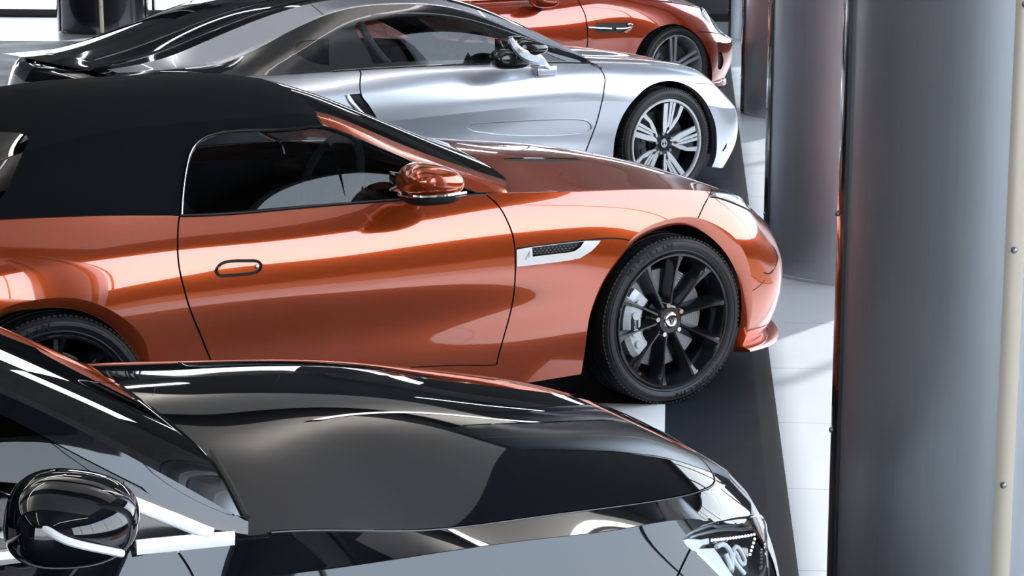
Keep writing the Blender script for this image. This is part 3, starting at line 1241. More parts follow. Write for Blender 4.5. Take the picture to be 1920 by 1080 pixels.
# ================================================================== ORANGE CONVERTIBLE
def orange_convertible():
    car = Car('convertible_car', 0.1506, 9.7232, 33.0)
    tag(car.root, 'burnt orange convertible with black canvas roof and black ten-spoke wheels', 'car')
    T = lambda x, rows: [(x, y, z) for (y, z) in rows]
    body = [
        [(-3.62, 0, .30), (-3.64, 0, .42), (-3.65, 0, .55), (-3.64, 0, .68), (-3.60, 0, .82), (-3.55, 0, .93), (-3.50, 0, .985), (-3.45, 0, 1.0), (-3.40, 0, 1.01), (-3.36, 0, 1.02)],
        [(-3.52, .45, .29), (-3.54, .47, .41), (-3.55, .48, .55), (-3.54, .48, .68), (-3.50, .46, .82), (-3.46, .42, .93), (-3.42, .38, .99), (-3.39, .25, 1.01), (-3.37, .12, 1.02), (-3.34, 0, 1.03)],
        T(-3.30, [(.76, .27), (.78, .40), (.79, .55), (.785, .68), (.75, .81), (.69, .92), (.60, .99), (.40, 1.02), (.2, 1.035), (0, 1.04)]),
        T(-3.0, [(.85, .22), (.89, .36), (.915, .52), (.92, .66), (.905, .79), (.85, .91), (.74, 1.0), (.48, 1.03), (.24, 1.04), (0, 1.045)]),
        T(-2.62, [(.86, .17), (.91, .33), (.945, .5), (.962, .66), (.95, .79), (.905, .90), (.80, .995), (.5, 1.02), (.25, 1.03), (0, 1.03)]),
        T(-2.3, [(.865, .17), (.905, .33), (.93, .5), (.947, .655), (.94, .78), (.90, .885), (.805, .975), (.5, 1.0), (.25, 1.01), (0, 1.01)]),
        T(-2.0, [(.868, .17), (.888, .33), (.898, .487), (.920, .64), (.917, .76), (.888, .862), (.807, .949), (.5, .97), (.25, .975), (0, .975)]),
        T(-1.6, [(.866, .17), (.884, .33), (.892, .485), (.914, .63), (.913, .745), (.886, .852), (.807, .940), (.5, .95), (.25, .955), (0, .955)]),
        T(-1.2, [(.866, .17), (.883, .33), (.891, .485), (.914, .63), (.914, .74), (.892, .846), (.826, .934), (.5, .945), (.25, .95), (0, .95)]),
        T(-.82, [(.866, .17), (.884, .33), (.892, .485), (.915, .63), (.916, .74), (.898, .842), (.846, .924), (.53, .955), (.27, .98), (0, .985)]),
        T(-.5, [(.863, .17), (.890, .33), (.902, .485), (.921, .63), (.920, .74), (.904, .83), (.862, .903), (.56, .942), (.28, .98), (0, .99)]),
        T(-.25, [(.86, .17), (.90, .31), (.92, .48), (.931, .63), (.924, .735), (.906, .82), (.867, .889), (.56, .918), (.28, .952), (0, .962)]),
        T(0, [(.85, .17), (.90, .31), (.925, .48), (.938, .62), (.930, .72), (.906, .80), (.863, .869), (.56, .893), (.28, .922), (0, .932)]),
        T(.22, [(.83, .17), (.89, .31), (.918, .47), (.932, .60), (.922, .69), (.895, .765), (.842, .838), (.55, .862), (.27, .886), (0, .893)]),
        T(.42, [(.80, .15), (.86, .29), (.888, .44), (.900, .56), (.885, .64), (.850, .715), (.788, .792), (.52, .818), (.26, .836), (0, .842)]),
        [(.58, .70, .12), (.61, .77, .26), (.62, .805, .42), (.61, .80, .53), (.59, .775, .60), (.57, .735, .67), (.545, .665, .742), (.54, .46, .772), (.54, .23, .790), (.54, 0, .796)],
        [(.70, .56, .10), (.75, .62, .24), (.775, .645, .40), (.765, .635, .51), (.745, .61, .58), (.72, .57, .635), (.69, .515, .69), (.68, .36, .722), (.675, .18, .738), (.675, 0, .744)],
        [(.82, .30, .10), (.88, .34, .24), (.905, .36, .40), (.90, .35, .50), (.875, .34, .57), (.85, .32, .62), (.82, .29, .66), (.80, .20, .688), (.79, .1, .70), (.79, 0, .704)],
        [(.87, 0, .10), (.93, 0, .24), (.955, 0, .40), (.95, 0, .50), (.925, 0, .565), (.90, 0, .61), (.875, 0, .638), (.855, 0, .658), (.845, 0, .668), (.84, 0, .674)],
    ]
    S = Surf(body, creases=(6,))
    on = lambda pts, **k: car.on(S, pts, **k)
    far = []
    # ---- traces on the skin
    arch_in = on([(1384, 652), (1397, 605), (1399, 567), (1394, 530), (1375, 485), (1337, 444), (1300, 425), (1274, 424), (1236, 434), (1199, 455), (1169, 489), (1142, 526), (1120, 575), (1109, 612), (1101, 667), (1097, 708)])
    arch_out = on([(1391, 650), (1407, 600), (1411, 545), (1405, 500), (1378, 447), (1347, 424), (1305, 408), (1264, 409), (1222, 422), (1186, 446), (1162, 480), (1136, 518), (1113, 568), (1103, 606), (1096, 662), (1092, 708)])
    rear_in = on([(-62, 800), (-58, 720), (-40, 650), (0, 600), (50, 585), (110, 580), (160, 587), (200, 605), (226, 626), (246, 660), (262, 720), (270, 800)])
    rear_out = on([(-76, 800), (-72, 710), (-48, 632), (0, 582), (48, 566), (110, 558), (168, 565), (225, 592), (270, 638), (284, 700), (290, 760), (292, 800)])

    def close_low(c, drop=-0.2):
        return join(c, np.array([[c[-1, 0], S.kv[0] + drop], [c[0, 0], S.kv[0] + drop]]))
    d_front = on([(911, 366), (931, 382), (951, 414), (962, 444), (966, 480), (966, 515), (961, 567), (949, 616), (933, 674), (931, 684)])
    d_rear = on([(337, 405), (335, 414), (333, 466), (337, 507), (347, 549), (360, 590), (376, 628), (392, 668), (410, 705)])
    sill = on([(410, 705), (560, 700), (720, 692), (870, 685), (931, 684), (1000, 672), (1098, 660)])
    belt_v = S.idx(0, 6)[1]
    s_dr, s_df = d_rear[0, 0], d_front[0, 0]
    d_rear[0, 1] = d_front[0, 1] = belt_v
    door = join(d_rear[::-1], np.array([[s_dr, belt_v]]), np.array([[s, belt_v] for s in np.linspace(s_dr, s_df, 60)]), d_front)
    sill_mid = sill[(sill[:, 0] > d_rear[-1, 0]) & (sill[:, 0] < d_front[-1, 0])]
    door = join(door, sill_mid[::-1])
    fb = on([(1334, 354), (1331, 364), (1319, 387), (1302, 424)], smooth=True)
    fb[0, 1] = belt_v
    vent_gap = on([(967, 466), (1030, 458), (1100, 450), (1140, 447), (1165, 448), (1185, 453), (1198, 461)])
    vent = on([(968.5, 468), (996, 463), (1097, 451.5), (1126, 451), (1120, 459), (1108, 471), (1087, 484), (1067, 488), (1030, 493), (968.5, 500)], smooth=False, step=0.006)
    vmesh = on([(997, 464), (1095, 452.5), (1088, 463), (1078, 470), (1067, 473), (998, 481)], smooth=False, step=0.006)
    lamp = on([(1334, 358), (1356, 355), (1385, 361), (1412, 377), (1432, 397), (1447, 420), (1434, 411), (1412, 400), (1375, 381), (1345, 371), (1331, 369)])
    slot = on([(1438, 472), (1447, 460), (1455, 470), (1452, 505), (1443, 515), (1433, 512), (1432, 490)])
    slot_l = on([(1432, 511), (1442, 513), (1450, 506)])
    b_line = on([(1411, 545), (1424, 536), (1434, 525)])
    cab0, cab1 = S.idx(5.6, 0)[0], S.idx(9.1, 0)[0]
    tv = S.kv[-1]
    cabin = resample(np.array([[cab0, S.idx(0, 6.12)[1]], [cab1 - .1, S.idx(0, 6.12)[1]], [cab1 + .05, S.idx(0, 7)[1]], [cab1 + .1, tv], [cab0, tv]]), .03)
    # hood outline: crest on the side, cowl behind, nose in front
    hood = resample(np.array([[S.idx(10.0, 6)[0], belt_v], [S.idx(14.25, 6)[0], belt_v], [S.idx(15.6, 6)[0], belt_v + .1], [S.idx(16.2, 0)[0], tv], [S.idx(8.6, 0)[0], tv], [S.idx(9.0, 0)[0], S.idx(0, 7)[1]], [S.idx(9.6, 0)[0], belt_v + 0.1]]), .02)
    hvent = on([(944, 297), (1000, 295.5), (1081, 297), (1086, 300), (1076, 303), (1000, 304), (950, 302)], smooth=False)
    end = np.array([[S.ku[-1] + 1, S.kv[0] - 1], [S.ku[-1] + 1, S.kv[-1] + 1]])
    bump = join(fb, arch_out[arch_out[:, 0] > fb[-1, 0]][::-1], np.array([[arch_out[0, 0], S.kv[0]], [S.ku[-1], S.kv[0]], [S.ku[-1], tv], [S.idx(16.2, 0)[0], tv], [S.idx(15.6, 6)[0], belt_v + .1], [S.idx(14.25, 6)[0], belt_v]]))
    bump = resample(bump, .02)
    handle = on([(408, 501), (416, 494), (470, 489), (482, 490), (489, 496), (487, 505), (478, 511), (424, 517), (410, 516), (404, 509)], step=.004)
    handle = np.vstack([handle, handle[:1]])
    hp = on([(412, 502), (420, 497.5), (470, 492.5), (480, 493.5), (484.5, 498), (482, 503.5), (474, 507.5), (424, 513), (412, 512), (408.5, 508)], step=.004)
    sillp = join(sill[sill[:, 0] > d_rear[-1, 0]], np.array([[arch_out[-1, 0], S.kv[0]], [rear_out[-1, 0], S.kv[0]]]))
    sillp = resample(join(np.array([[rear_out[-1, 0], sill[0, 1] - 0.03]]), sillp), .02)
    w = 0.0034
    regs = [
        ('wheel_arch_flare', close_low(arch_out), GAP, dict(drop=True)),
        ('wheel_arch_flare', close_low(rear_out), GAP, dict(drop=True)),
        ('cabin', cabin, GAP, dict(drop=True)),
        ('grille_mesh', vmesh, MESHBLK, dict(off=-0.012, nofar=True)),
        ('side_vent', vent, BRIGHT, dict(off=0.0025, nofar=True)),
        ('panel_gap', band(S, d_front, w), GAP, dict(off=-0.006, nofar=True)),
        ('panel_gap', band(S, d_rear, w), GAP, dict(off=-0.006, nofar=True)),
        ('panel_gap', band(S, vent_gap, 0.0028), GAP, dict(off=-0.006, nofar=True)),
        ('panel_gap', band(S, fb, w * .8), GAP, dict(off=-0.006, nofar=True)),
        ('panel_gap', band(S, sill_mid, w * .7), GAP, dict(off=-0.005, nofar=True)),
        ('door_handle', hp, ORANGE, dict(off=0.002, nofar=True)),
        ('panel_gap', band(S, handle, 0.0055), GAP, dict(off=-0.006, nofar=True)),
        ('panel_gap', band(S, b_line, w * .6), GAP, dict(off=-0.004, nofar=True)),
        ('headlight', lamp, LAMPGLS, dict(off=0.001, nofar=True)),
        ('panel_gap', band(S, slot_l, w * .8), GAP, dict(off=-0.004, nofar=True)),
        ('bumper_scoop', slot, ORANGE, dict(off=-0.0015, nofar=True)),
        ('hood_vent', hvent, MESHBLK, dict(off=-0.003, nofar=True)),
        ('door', door, ORANGE, {}),
        ('front_bumper', bump, ORANGE, dict(both=True)),
        ('hood', hood, ORANGE, dict(both=True)),
        ('sill', sillp, ORANGE, {}),
    ]
    # front fender: ahead of the door; rear quarter: the rest
    fen = resample(np.array([[d_front[0, 0], belt_v], [S.idx(14.25, 6)[0], belt_v], [S.idx(14.25, 6)[0], S.kv[0] - .1], [d_front[-1, 0], S.kv[0] - .1]]), .02)
    fen = join(d_front[::-1], fen)
    regs.append(('front_fender', fen, ORANGE, {}))
    out = build_skin(car, S, regs, ('rear_quarter', ORANGE, dict(both=True)), ds=0.026, dt=0.018, shell=far)
    # chrome eyeliner under the lens
    bm = bmesh.new()
    add_tube(bm, curve3(S, on([(1332, 369), (1345, 371), (1375, 381), (1412, 400), (1434, 411), (1447, 421)]), 0.001), 0.0032, 6)
    bm_obj('headlight_seal', bm, GAP, out['headlight'])
    bm = bmesh.new()
    cc = curve3(S, on([(1345, 364), (1370, 367), (1395, 379), (1418, 394), (1436, 409)]), -0.016)
    add_tube(bm, cc, 0.012, 8)
    bm_obj('light_guide', bm, WHITEP, out['headlight'])
    lb = curve3(S, lamp, -0.02)
    bmx = bmesh.new()
    n = len(lb)
    cpt = bmx.verts.new(lb.mean(axis=0))
    vv = [bmx.verts.new(p) for p in lb]
    for i in range(n):
        if (vv[i].co - vv[(i + 1) % n].co).length > 1e-6:
            bmx.faces.new((cpt, vv[i], vv[(i + 1) % n]))
    bm_obj('lamp_bowl', bmx, SATIN, out['headlight'])
    # vent mesh bars and the small mark on its plate
    vm = curve3(S, vmesh, -0.008)
    bm = bmesh.new()
    for r_ in range(3):
        for q in range(13):
            px = 1002 + q * 7.2 + (3.6 if r_ % 2 else 0)
            py = 468.5 + r_ * 4.6 - (px - 1000) * 0.095
            if px > 1088 - r_ * 8:
                continue
            p = curve3(S, np.array([on([(px, py), (px + 1, py)], smooth=False)[0]]), -0.010)[0]
            add_sphere(bm, p, 0.0042, 6, (1.5, .6, .8))
    bm_obj('grille_cells', bm, TRIM, out['grille_mesh'])
    V, F, b0 = [], [], 0
    for poly in ([(983, 487), (986, 482), (990, 474), (991.5, 470), (992.5, 470), (992, 481), (990.5, 484), (990.5, 476), (988, 481), (985.5, 487)],):
        P = curve3(S, on(poly, smooth=False, step=1.0), 0.0032)
        V += [tuple(p) for p in P]
        F.append(tuple(range(b0, b0 + len(P)))[::-1])
        b0 += len(P)
    mesh_obj('vent_mark', V, F, STEEL, out['side_vent'], smooth=False)
    # door handle: flush body-colour lever inside its black recess, key button at the front end
    dh = out['door_handle']
    dh.parent = out['door']
    bm = bmesh.new()
    kp = curve3(S, on([(481, 500), (482, 500)], smooth=False), 0.005)[0]
    add_sphere(bm, kp, 0.008, 12, (1, .35, 1))
    bm_obj('key_button', bm, SATIN, dh)
    # bumper splitter blade and lower strake
    bm = bmesh.new()
    blade = [(0.40, .86, .155), (0.55, .80, .15), (0.68, .69, .15), (0.80, .52, .15), (0.90, .25, .15), (0.94, 0, .15)]
    for s in (1, -1):
        rings = []
        for (x, y, z) in cr(blade, .03):
            dx, dy = x - 0.2, y
            L_ = math.hypot(dx, dy)
            ux, uy = dx / L_, dy / L_
            rings.append([(x + ux * a, -s * (y + uy * a), z + b) for (a, b) in ((-.05, .012), (.0, .02), (.035, .012), (.04, .006), (.0, -.004), (-.05, -.01))])
        add_loft(bm, rings)
    bm_obj('front_splitter', bm, ORANGE, car.root)
    P0 = car.L(1441, 577, .69)
    bm = bmesh.new()
    pts = [(P0.x - .10, P0.y + .02, P0.z - .055), (P0.x - .04, P0.y + .0, P0.z - .025), (P0.x + .02, P0.y + .05, P0.z + .0), (P0.x + .03, P0.y + .14, P0.z + .005)]
    add_tube(bm, cr(pts, .02), 0.016, 8)
    bm_obj('canard', bm, ORANGE, car.root)
    # arches, wells
    arch(car, S, arch_out, arch_in, ORANGE, roll=0.030)
    arch(car, S, rear_out, rear_in, ORANGE, roll=0.030)
    well(car, 0.0, .343, .375, .83, .55)
    well(car, -2.622, .343, .385, .86, .55)
    # ---- greenhouse
    gh = [
        [(-3.1, .70, 1.0), (-3.08, .62, 1.012), (-3.05, .5, 1.03), (-3.05, .25, 1.045), (-3.05, 0, 1.05)],
        [(-2.8, .765, 1.0), (-2.78, .72, 1.07), (-2.74, .585, 1.15), (-2.72, .3, 1.19), (-2.7, 0, 1.20)],
        [(-2.4, .795, .985), (-2.4, .735, 1.10), (-2.38, .62, 1.235), (-2.36, .3, 1.305), (-2.35, 0, 1.322)],
        [(-2.0, .803, .948), (-2.0, .725, 1.09), (-2.0, .622, 1.256), (-1.98, .3, 1.325), (-1.97, 0, 1.342)],
        [(-1.7, .803, .940), (-1.7, .732, 1.09), (-1.7, .618, 1.256), (-1.68, .3, 1.322), (-1.67, 0, 1.338)],
        [(-1.42, .814, .935), (-1.42, .747, 1.09), (-1.43, .604, 1.238), (-1.38, .3, 1.298), (-1.36, 0, 1.314)],
        [(-1.16, .827, .931), (-1.17, .772, 1.04), (-1.18, .655, 1.127), (-1.08, .32, 1.19), (-1.05, 0, 1.205)],
        [(-.95, .838, .927), (-.955, .788, .985), (-.97, .722, 1.032), (-.80, .36, 1.065), (-.75, 0, 1.08)],
        [(-.745, .848, .917), (-.74, .82, .927), (-.725, .80, .938), (-.52, .42, .945), (-.42, 0, .965)],
    ]
    G = Surf(gh, creases=(2,))
    gon = lambda pts, **k: car.on(G, pts, **k)
    win = smooth_curve(gon([(341, 404), (342, 369), (350, 309), (362, 277), (386, 258), (424, 248), (480, 245), (560, 241), (600, 237), (625, 244), (675, 263), (730, 285), (787, 311), (830, 335), (868, 353), (897, 363)], smooth=True), 10)
    low = np.array([[s, G.kv[0] + 0.006] for s in np.linspace(win[-1, 0], win[0, 0], 60)])
    chrome_l = smooth_curve(gon([(606, 234.5), (625, 242), (675, 261), (730, 283), (787, 308.5), (830, 333), (868, 351), (897, 362)]), 60)
    win_p = join(win, low)
    rail = G.kv[2]
    pil = [G.idx(5.02, 1.72), G.idx(5.02, 2.16), G.idx(6, 2.2), G.idx(7, 2.22), G.idx(7.99, 2.3)]
    pup = cr(np.array(pil[1:]), .02)
    pillar = join(np.array([[G.ku[-1] - .03, G.kv[0] + .03]]), chrome_l[::-1] + np.array([0, .003]), np.array([G.idx(5.0, 1.98)]), pup, np.array([[G.ku[-1], G.idx(0, 2.3)[1]], [G.ku[-1], G.kv[0] + .03]]))
    pillar = resample(pillar, .015)
    ws = resample(np.array([G.idx(5.02, 2.16), G.idx(5.02, 4), G.idx(8, 4), G.idx(8, 2.3)] + [tuple(p) for p in pup[::-1]]), .02)
    rwin = gon([(-80, 246), (-20, 246), (40, 250), (52, 258), (46, 280), (22, 335), (0, 372), (-40, 395), (-90, 395)])
    frame_w = band(G, chrome_l, 0.0022)
    rest = resample(np.array([[G.idx(4.98, 0)[0], G.kv[0]], [G.ku[-1], G.kv[0]], [G.ku[-1], G.kv[2]], [G.idx(4.98, 0)[0], G.kv[2]]]), .02)
    gout = build_skin(car, G, [
        ('window_bead', frame_w, CHROME, dict(off=0.001, nofar=True)),
        ('side_window', win_p, GLS, dict(off=-0.003)),
        ('windscreen_pillar', pillar, ORANGE, dict(off=0.001)),
        ('rear_window', rwin, GLSD, dict(off=-0.001)),
        ('windscreen', ws, GLSD, dict(both=True, off=-0.001)),
        ('window_surround', rest, TRIM, {}),
    ], ('canvas_roof', FABRIC, dict(both=True)), ds=0.014, dt=0.011, shell=far)
    # rubber seal round the window
    bm = bmesh.new()
    add_tube(bm, curve3(G, win[:int(len(win) * .62)], 0.001), 0.006, 6)
    bm_obj('window_seal', bm, TRIM, gout['side_window'])
    bm = bmesh.new()
    add_tube(bm, curve3(G, gon([(340, 404), (342, 369), (350.5, 308), (363, 276), (387, 257), (424, 246.5)]), 0.006), 0.0016, 5)
    bm_obj('window_bead', bm, CHROME, gout['side_window'])
    # waist strip along the door top
    bm = bmesh.new()
    add_tube(bm, curve3(S, np.array([[s, belt_v] for s in np.linspace(s_dr, s_df, 40)]), 0.0), 0.006, 6)
    bm_obj('waist_seal', bm, TRIM, out['door'])
    # cowl panel and wipers under the screen
    bm = bmesh.new()
    rows = []
    for k in range(21):
        yv = -0.80 + 1.6 * k / 20
        q = (yv / .8) ** 2
        rows.append([(-0.46 - .27 * q, yv, .955 - .035 * q), (-0.34 - .30 * q, yv, .955 - .04 * q), (-0.34 - .30 * q, yv, .90 - .03 * q), (-0.5 - .2 * q, yv, .90 - .03 * q)])
    add_loft(bm, rows)
    bm_obj('cowl_panel', bm, MATTE, car.root)
    # door mirror
    c = car.L(806, 344, 1.0)
    mroot = blob('door_mirror', ORANGE, car.root, (c.x, c.y, c.z + .012), ((.112, -.035, -.012), (.03, .125, -.01), (0.012, .0, .072)), 2.7, 40, 24,
                 fn=lambda q: Vector((q.x * (1 - .22 * max(0, q.z)) , q.y, q.z * (0.86 + .22 * (-q.x) * .6))))
    blob('mirror_base', GAP, mroot, (c.x + .004, c.y + .01, c.z - .040), ((.105, -.03, .004), (.03, .118, 0), (0, 0, .034)), 2.8, 32, 16)
    bm = bmesh.new()
    add_tube(bm, cr([(c.x - .118, c.y + .02, c.z - .030), (c.x - .09, c.y - .085, c.z - .030), (c.x - .02, c.y - .128, c.z - .027), (c.x + .07, c.y - .135, c.z - .022)], .01), 0.0085, 8)
    bm_obj('turn_signal', bm, CHROME, mroot)
    bm = bmesh.new()
    add_tube(bm, [(c.x + .03, c.y + .08, c.z - .03), (c.x + .07, -.83, c.z - .035)], [.035, .03], 10)
    bm_obj('mirror_arm', bm, TRIM, mroot)
    bm = bmesh.new()
    M = Matrix.Translation((c.x - .088, c.y + .03, c.z + .005)) @ Matrix.Rotation(.3, 4, 'Z')
    add_box(bm, (-.003, -.075, -.036), (.003, .075, .036), .002, M=M)
    bm_obj('mirror_glass', bm, CHROME, mroot)
    # cabin
    interior(car, -2.25, -.55, .74, .25, .93, -.95)
    seat(car, -1.62, .37, .36)
    seat(car, -1.62, -.37, .36)
    steering_wheel(car, -1.27, .40, .935, .2)
    # wheels
    fx, fz = hub_xz(car, 1257, 600, .892)
    fw = make_wheel(car, fx, .915, .343, .343, .272, .255, 'ten', 'front_wheel', lettering=('MICHELIN', 'JAGUAR'))
    rw = copy_tree(fw)
    rw.name = 'rear_wheel'
    rw.location.x = -2.622
    rw.location.y = -.935
    mirror_wheel(car, fw)
    mirror_wheel(car, rw)
    underbody(car, -3.0, .30, .74)
    far_shell(car, far)
    return car, S


orange_convertible()


# ================================================================== SILVER COUPE
def silver_coupe():
    car = Car('coupe_car', 0.4031, 14.6283, 36.0)
    tag(car.root, 'silver low-slung coupe with black glass roof and white-faced turbine wheels', 'car')
    T = lambda x, rows: [(x, y, z) for (y, z) in rows]
    body = [
        [(-3.80, 0, .33), (-3.84, 0, .45), (-3.85, 0, .58), (-3.83, 0, .70), (-3.80, 0, .83), (-3.75, 0, .93), (-3.72, 0, .965), (-3.70, 0, .975), (-3.68, 0, .98), (-3.66, 0, .985)],
        [(-3.66, .46, .31), (-3.69, .48, .43), (-3.70, .49, .58), (-3.69, .49, .70), (-3.66, .48, .83), (-3.63, .46, .93), (-3.60, .44, .97), (-3.60, .3, .98), (-3.60, .15, .985), (-3.60, 0, .985)],
        T(-3.35, [(.80, .25), (.84, .40), (.86, .55), (.865, .69), (.85, .82), (.79, .92), (.70, .975), (.5, .99), (.25, 1.0), (0, 1.0)]),
        T(-2.8, [(.88, .17), (.93, .35), (.955, .52), (.968, .66), (.955, .78), (.895, .88), (.79, .942), (.5, .96), (.25, .965), (0, .965)]),
        T(-2.3, [(.88, .17), (.912, .33), (.925, .50), (.938, .645), (.935, .76), (.888, .853), (.797, .930), (.5, .94), (.25, .94), (0, .94)]),
        T(-1.9, [(.885, .16), (.905, .31), (.90, .48), (.922, .645), (.924, .74), (.885, .838), (.80, .925), (.5, .93), (.25, .93), (0, .93)]),
        T(-1.4, [(.89, .16), (.905, .31), (.888, .47), (.914, .65), (.916, .73), (.882, .826), (.803, .910), (.5, .92), (.25, .92), (0, .92)]),
        T(-1.0, [(.89, .16), (.905, .31), (.888, .47), (.914, .652), (.916, .725), (.886, .813), (.806, .892), (.5, .91), (.25, .915), (0, .915)]),
        T(-.62, [(.89, .16), (.905, .30), (.893, .46), (.918, .652), (.918, .715), (.892, .795), (.812, .868), (.52, .895), (.26, .905), (0, .91)]),
        T(-.32, [(.88, .16), (.907, .30), (.908, .46), (.928, .63), (.922, .695), (.89, .772), (.81, .842), (.5, .865), (.25, .875), (0, .88)]),
        T(0, [(.86, .16), (.90, .30), (.925, .46), (.942, .60), (.932, .672), (.892, .752), (.80, .815), (.5, .84), (.25, .855), (0, .858)]),
        T(.25, [(.85, .16), (.89, .29), (.918, .44), (.932, .57), (.918, .645), (.868, .72), (.765, .778), (.5, .808), (.25, .824), (0, .828)]),
        T(.45, [(.83, .15), (.87, .28), (.892, .42), (.898, .53), (.878, .60), (.822, .668), (.715, .728), (.48, .764), (.24, .782), (0, .787)]),
        [(.62, .74, .12), (.66, .78, .26), (.67, .79, .40), (.66, .775, .5), (.64, .74, .56), (.62, .68, .62), (.60, .60, .665), (.60, .42, .702), (.60, .2, .722), (.60, 0, .728)],
        [(.78, .55, .12), (.83, .60, .25), (.845, .61, .40), (.83, .60, .48), (.80, .57, .53), (.77, .52, .575), (.745, .46, .61), (.74, .32, .64), (.74, .16, .655), (.74, 0, .66)],
        [(.92, .28, .12), (.96, .31, .25), (.98, .32, .38), (.97, .31, .46), (.94, .30, .505), (.91, .27, .54), (.885, .24, .565), (.87, .17, .585), (.865, .08, .595), (.865, 0, .60)],
        [(.97, 0, .12), (1.02, 0, .25), (1.04, 0, .38), (1.03, 0, .45), (1.0, 0, .49), (.97, 0, .52), (.945, 0, .545), (.93, 0, .56), (.92, 0, .57), (.915, 0, .575)],
    ]
    S = Surf(body, creases=(3,))
    on = lambda pts, **k: car.on(S, pts, **k)
    far = []
    arch_c = on([(1335, 318), (1340.5, 299), (1344, 264), (1342, 238), (1333.5, 211), (1316, 181.5), (1289.5, 160.5), (1263, 152), (1238.5, 153.5), (1210, 166), (1186, 190), (1166, 220), (1154, 255), (1150, 289), (1149, 330)])
    rear_c = on([(430, 420), (432, 370), (445, 320), (470, 285), (505, 262), (545, 256), (585, 265), (615, 290), (636, 330), (640, 400)])

    def close_low(c):
        return join(c, np.array([[c[-1, 0], S.kv[0] - .2], [c[0, 0], S.kv[0] - .2]]))
    belt_v = S.kv[6]
    d_front = on([(1124, 127), (1130, 136), (1134.5, 150), (1133, 163), (1131, 180), (1127, 197), (1121, 222), (1101, 277), (1092, 300)])
    d_rear = on([(677, 135), (675, 155), (676, 172), (686, 202), (720, 240), (745, 275), (757, 300)])
    d_rear[0, 1] = belt_v
    d_front[0, 1] = belt_v
    lowv = S.idx(0, 0.9)[1]
    door = join(d_rear[::-1], np.array([[s, belt_v] for s in np.linspace(d_rear[0, 0], d_front[0, 0], 60)]), d_front, np.array([[s, d_front[-1, 1] * (1 - k) + d_rear[-1, 1] * k] for k, s in zip(np.linspace(0, 1, 60), np.linspace(d_front[-1, 0], d_rear[-1, 0], 60))]))
    blade = on([(655, 177), (676, 175.5), (683, 186), (700, 210), (722, 243), (735, 262), (718, 254), (690, 222), (668, 196)], smooth=False)
    recess = on([(874, 240), (881, 234), (895, 231), (962, 227.5), (1056, 224), (1092, 225), (1106, 231), (1110, 240), (1105, 246), (1094, 250), (1000, 255.5), (925, 252), (887, 247)], step=.01)
    tv = S.kv[-1]
    cab = resample(np.array([[S.idx(3.2, 0)[0], S.idx(0, 6.12)[1]], [S.idx(8.0, 0)[0], S.idx(0, 6.12)[1]], [S.idx(8.3, 0)[0], tv], [S.idx(3.2, 0)[0], tv]]), .03)
    bline = on([(1304, 157.5), (1330, 158), (1356, 159.5)])
    slit = on([(1360, 272), (1363, 268), (1362, 276), (1356, 284), (1354, 283), (1357, 278)], smooth=False, step=.004)
    hood = resample(np.array([[S.idx(8.25, 0)[0], belt_v + .02], [S.idx(13.2, 0)[0], belt_v + .02], [S.idx(14.6, 0)[0], tv], [S.idx(8.0, 0)[0], tv]]), .02)
    fen = join(d_front[::-1], resample(np.array([[d_front[0, 0], belt_v + .02], [S.idx(12.6, 0)[0], belt_v + .02], [S.idx(12.6, 0)[0], S.kv[0] - .1], [d_front[-1, 0], S.kv[0] - .1]]), .02))
    bump = resample(np.array([[S.idx(12.6, 0)[0], S.kv[0]], [S.idx(12.6, 0)[0], belt_v + .02], [S.idx(13.2, 0)[0], belt_v + .02], [S.idx(14.6, 0)[0], tv], [S.ku[-1], tv], [S.ku[-1], S.kv[0]]]), .02)
    ring = np.vstack([recess, recess[:1]])
    w = .0045
    out = build_skin(car, S, [
        ('wheel_arch', close_low(arch_c), GAP, dict(drop=True)),
        ('wheel_arch', close_low(rear_c), GAP, dict(drop=True)),
        ('cabin', cab, GAP, dict(drop=True)),
        ('panel_gap', band(S, d_front, w), GAP, dict(off=-.006, nofar=True)),
        ('side_blade', blade, TRIM, dict(off=-.010)),
        ('panel_gap', band(S, d_rear[:int(len(d_rear) * .45)], w), GAP, dict(off=-.006, nofar=True)),
        ('panel_gap', band(S, bline, .003), GAP, dict(off=-.004, nofar=True)),
        ('bumper_slit', slit, GAP, dict(off=-.004, nofar=True)),
        ('door_recess', recess, SILVER, dict(off=-.006, nofar=True)),
        ('door', door, SILVER, {}),
        ('tail_panel', resample(np.array([[S.ku[0], S.idx(0, 4.6)[1]], [S.idx(2.0, 0)[0], S.idx(0, 5.1)[1]], [S.idx(3.0, 0)[0], S.idx(0, 6.0)[1]], [S.idx(3.2, 0)[0], tv], [S.ku[0], tv]]), .02), BLACKGLASS, dict(both=True)),
        ('hood', hood, SILVER, dict(both=True)),
        ('front_bumper', bump, SILVER, dict(both=True)),
        ('front_fender', fen, SILVER, {}),
    ], ('rear_quarter', SILVER, dict(both=True)), ds=.035, dt=.022, shell=far)
    bm = bmesh.new()
    add_tube(bm, curve3(S, ring, -0.003), 0.0045, 6)
    bm_obj('recess_rim', bm, SILVER, out['door'])
    # blade cap: rounded leading edge of the body side
    bm = bmesh.new()
    add_tube(bm, curve3(S, on([(650, 178), (655, 188), (668, 203), (690, 226), (716, 256)]), -0.004), 0.015, 10)
    bm_obj('blade_edge', bm, SILVER, out['rear_quarter'])
    arch(car, S, arch_c, arch_c, SILVER, roll=.05, name='wheel_arch_lip')
    arch(car, S, rear_c, rear_c, SILVER, roll=.05, name='wheel_arch_lip')
    well(car, 0, .345, .385, .82, .55)
    well(car, -2.80, .345, .385, .86, .55)
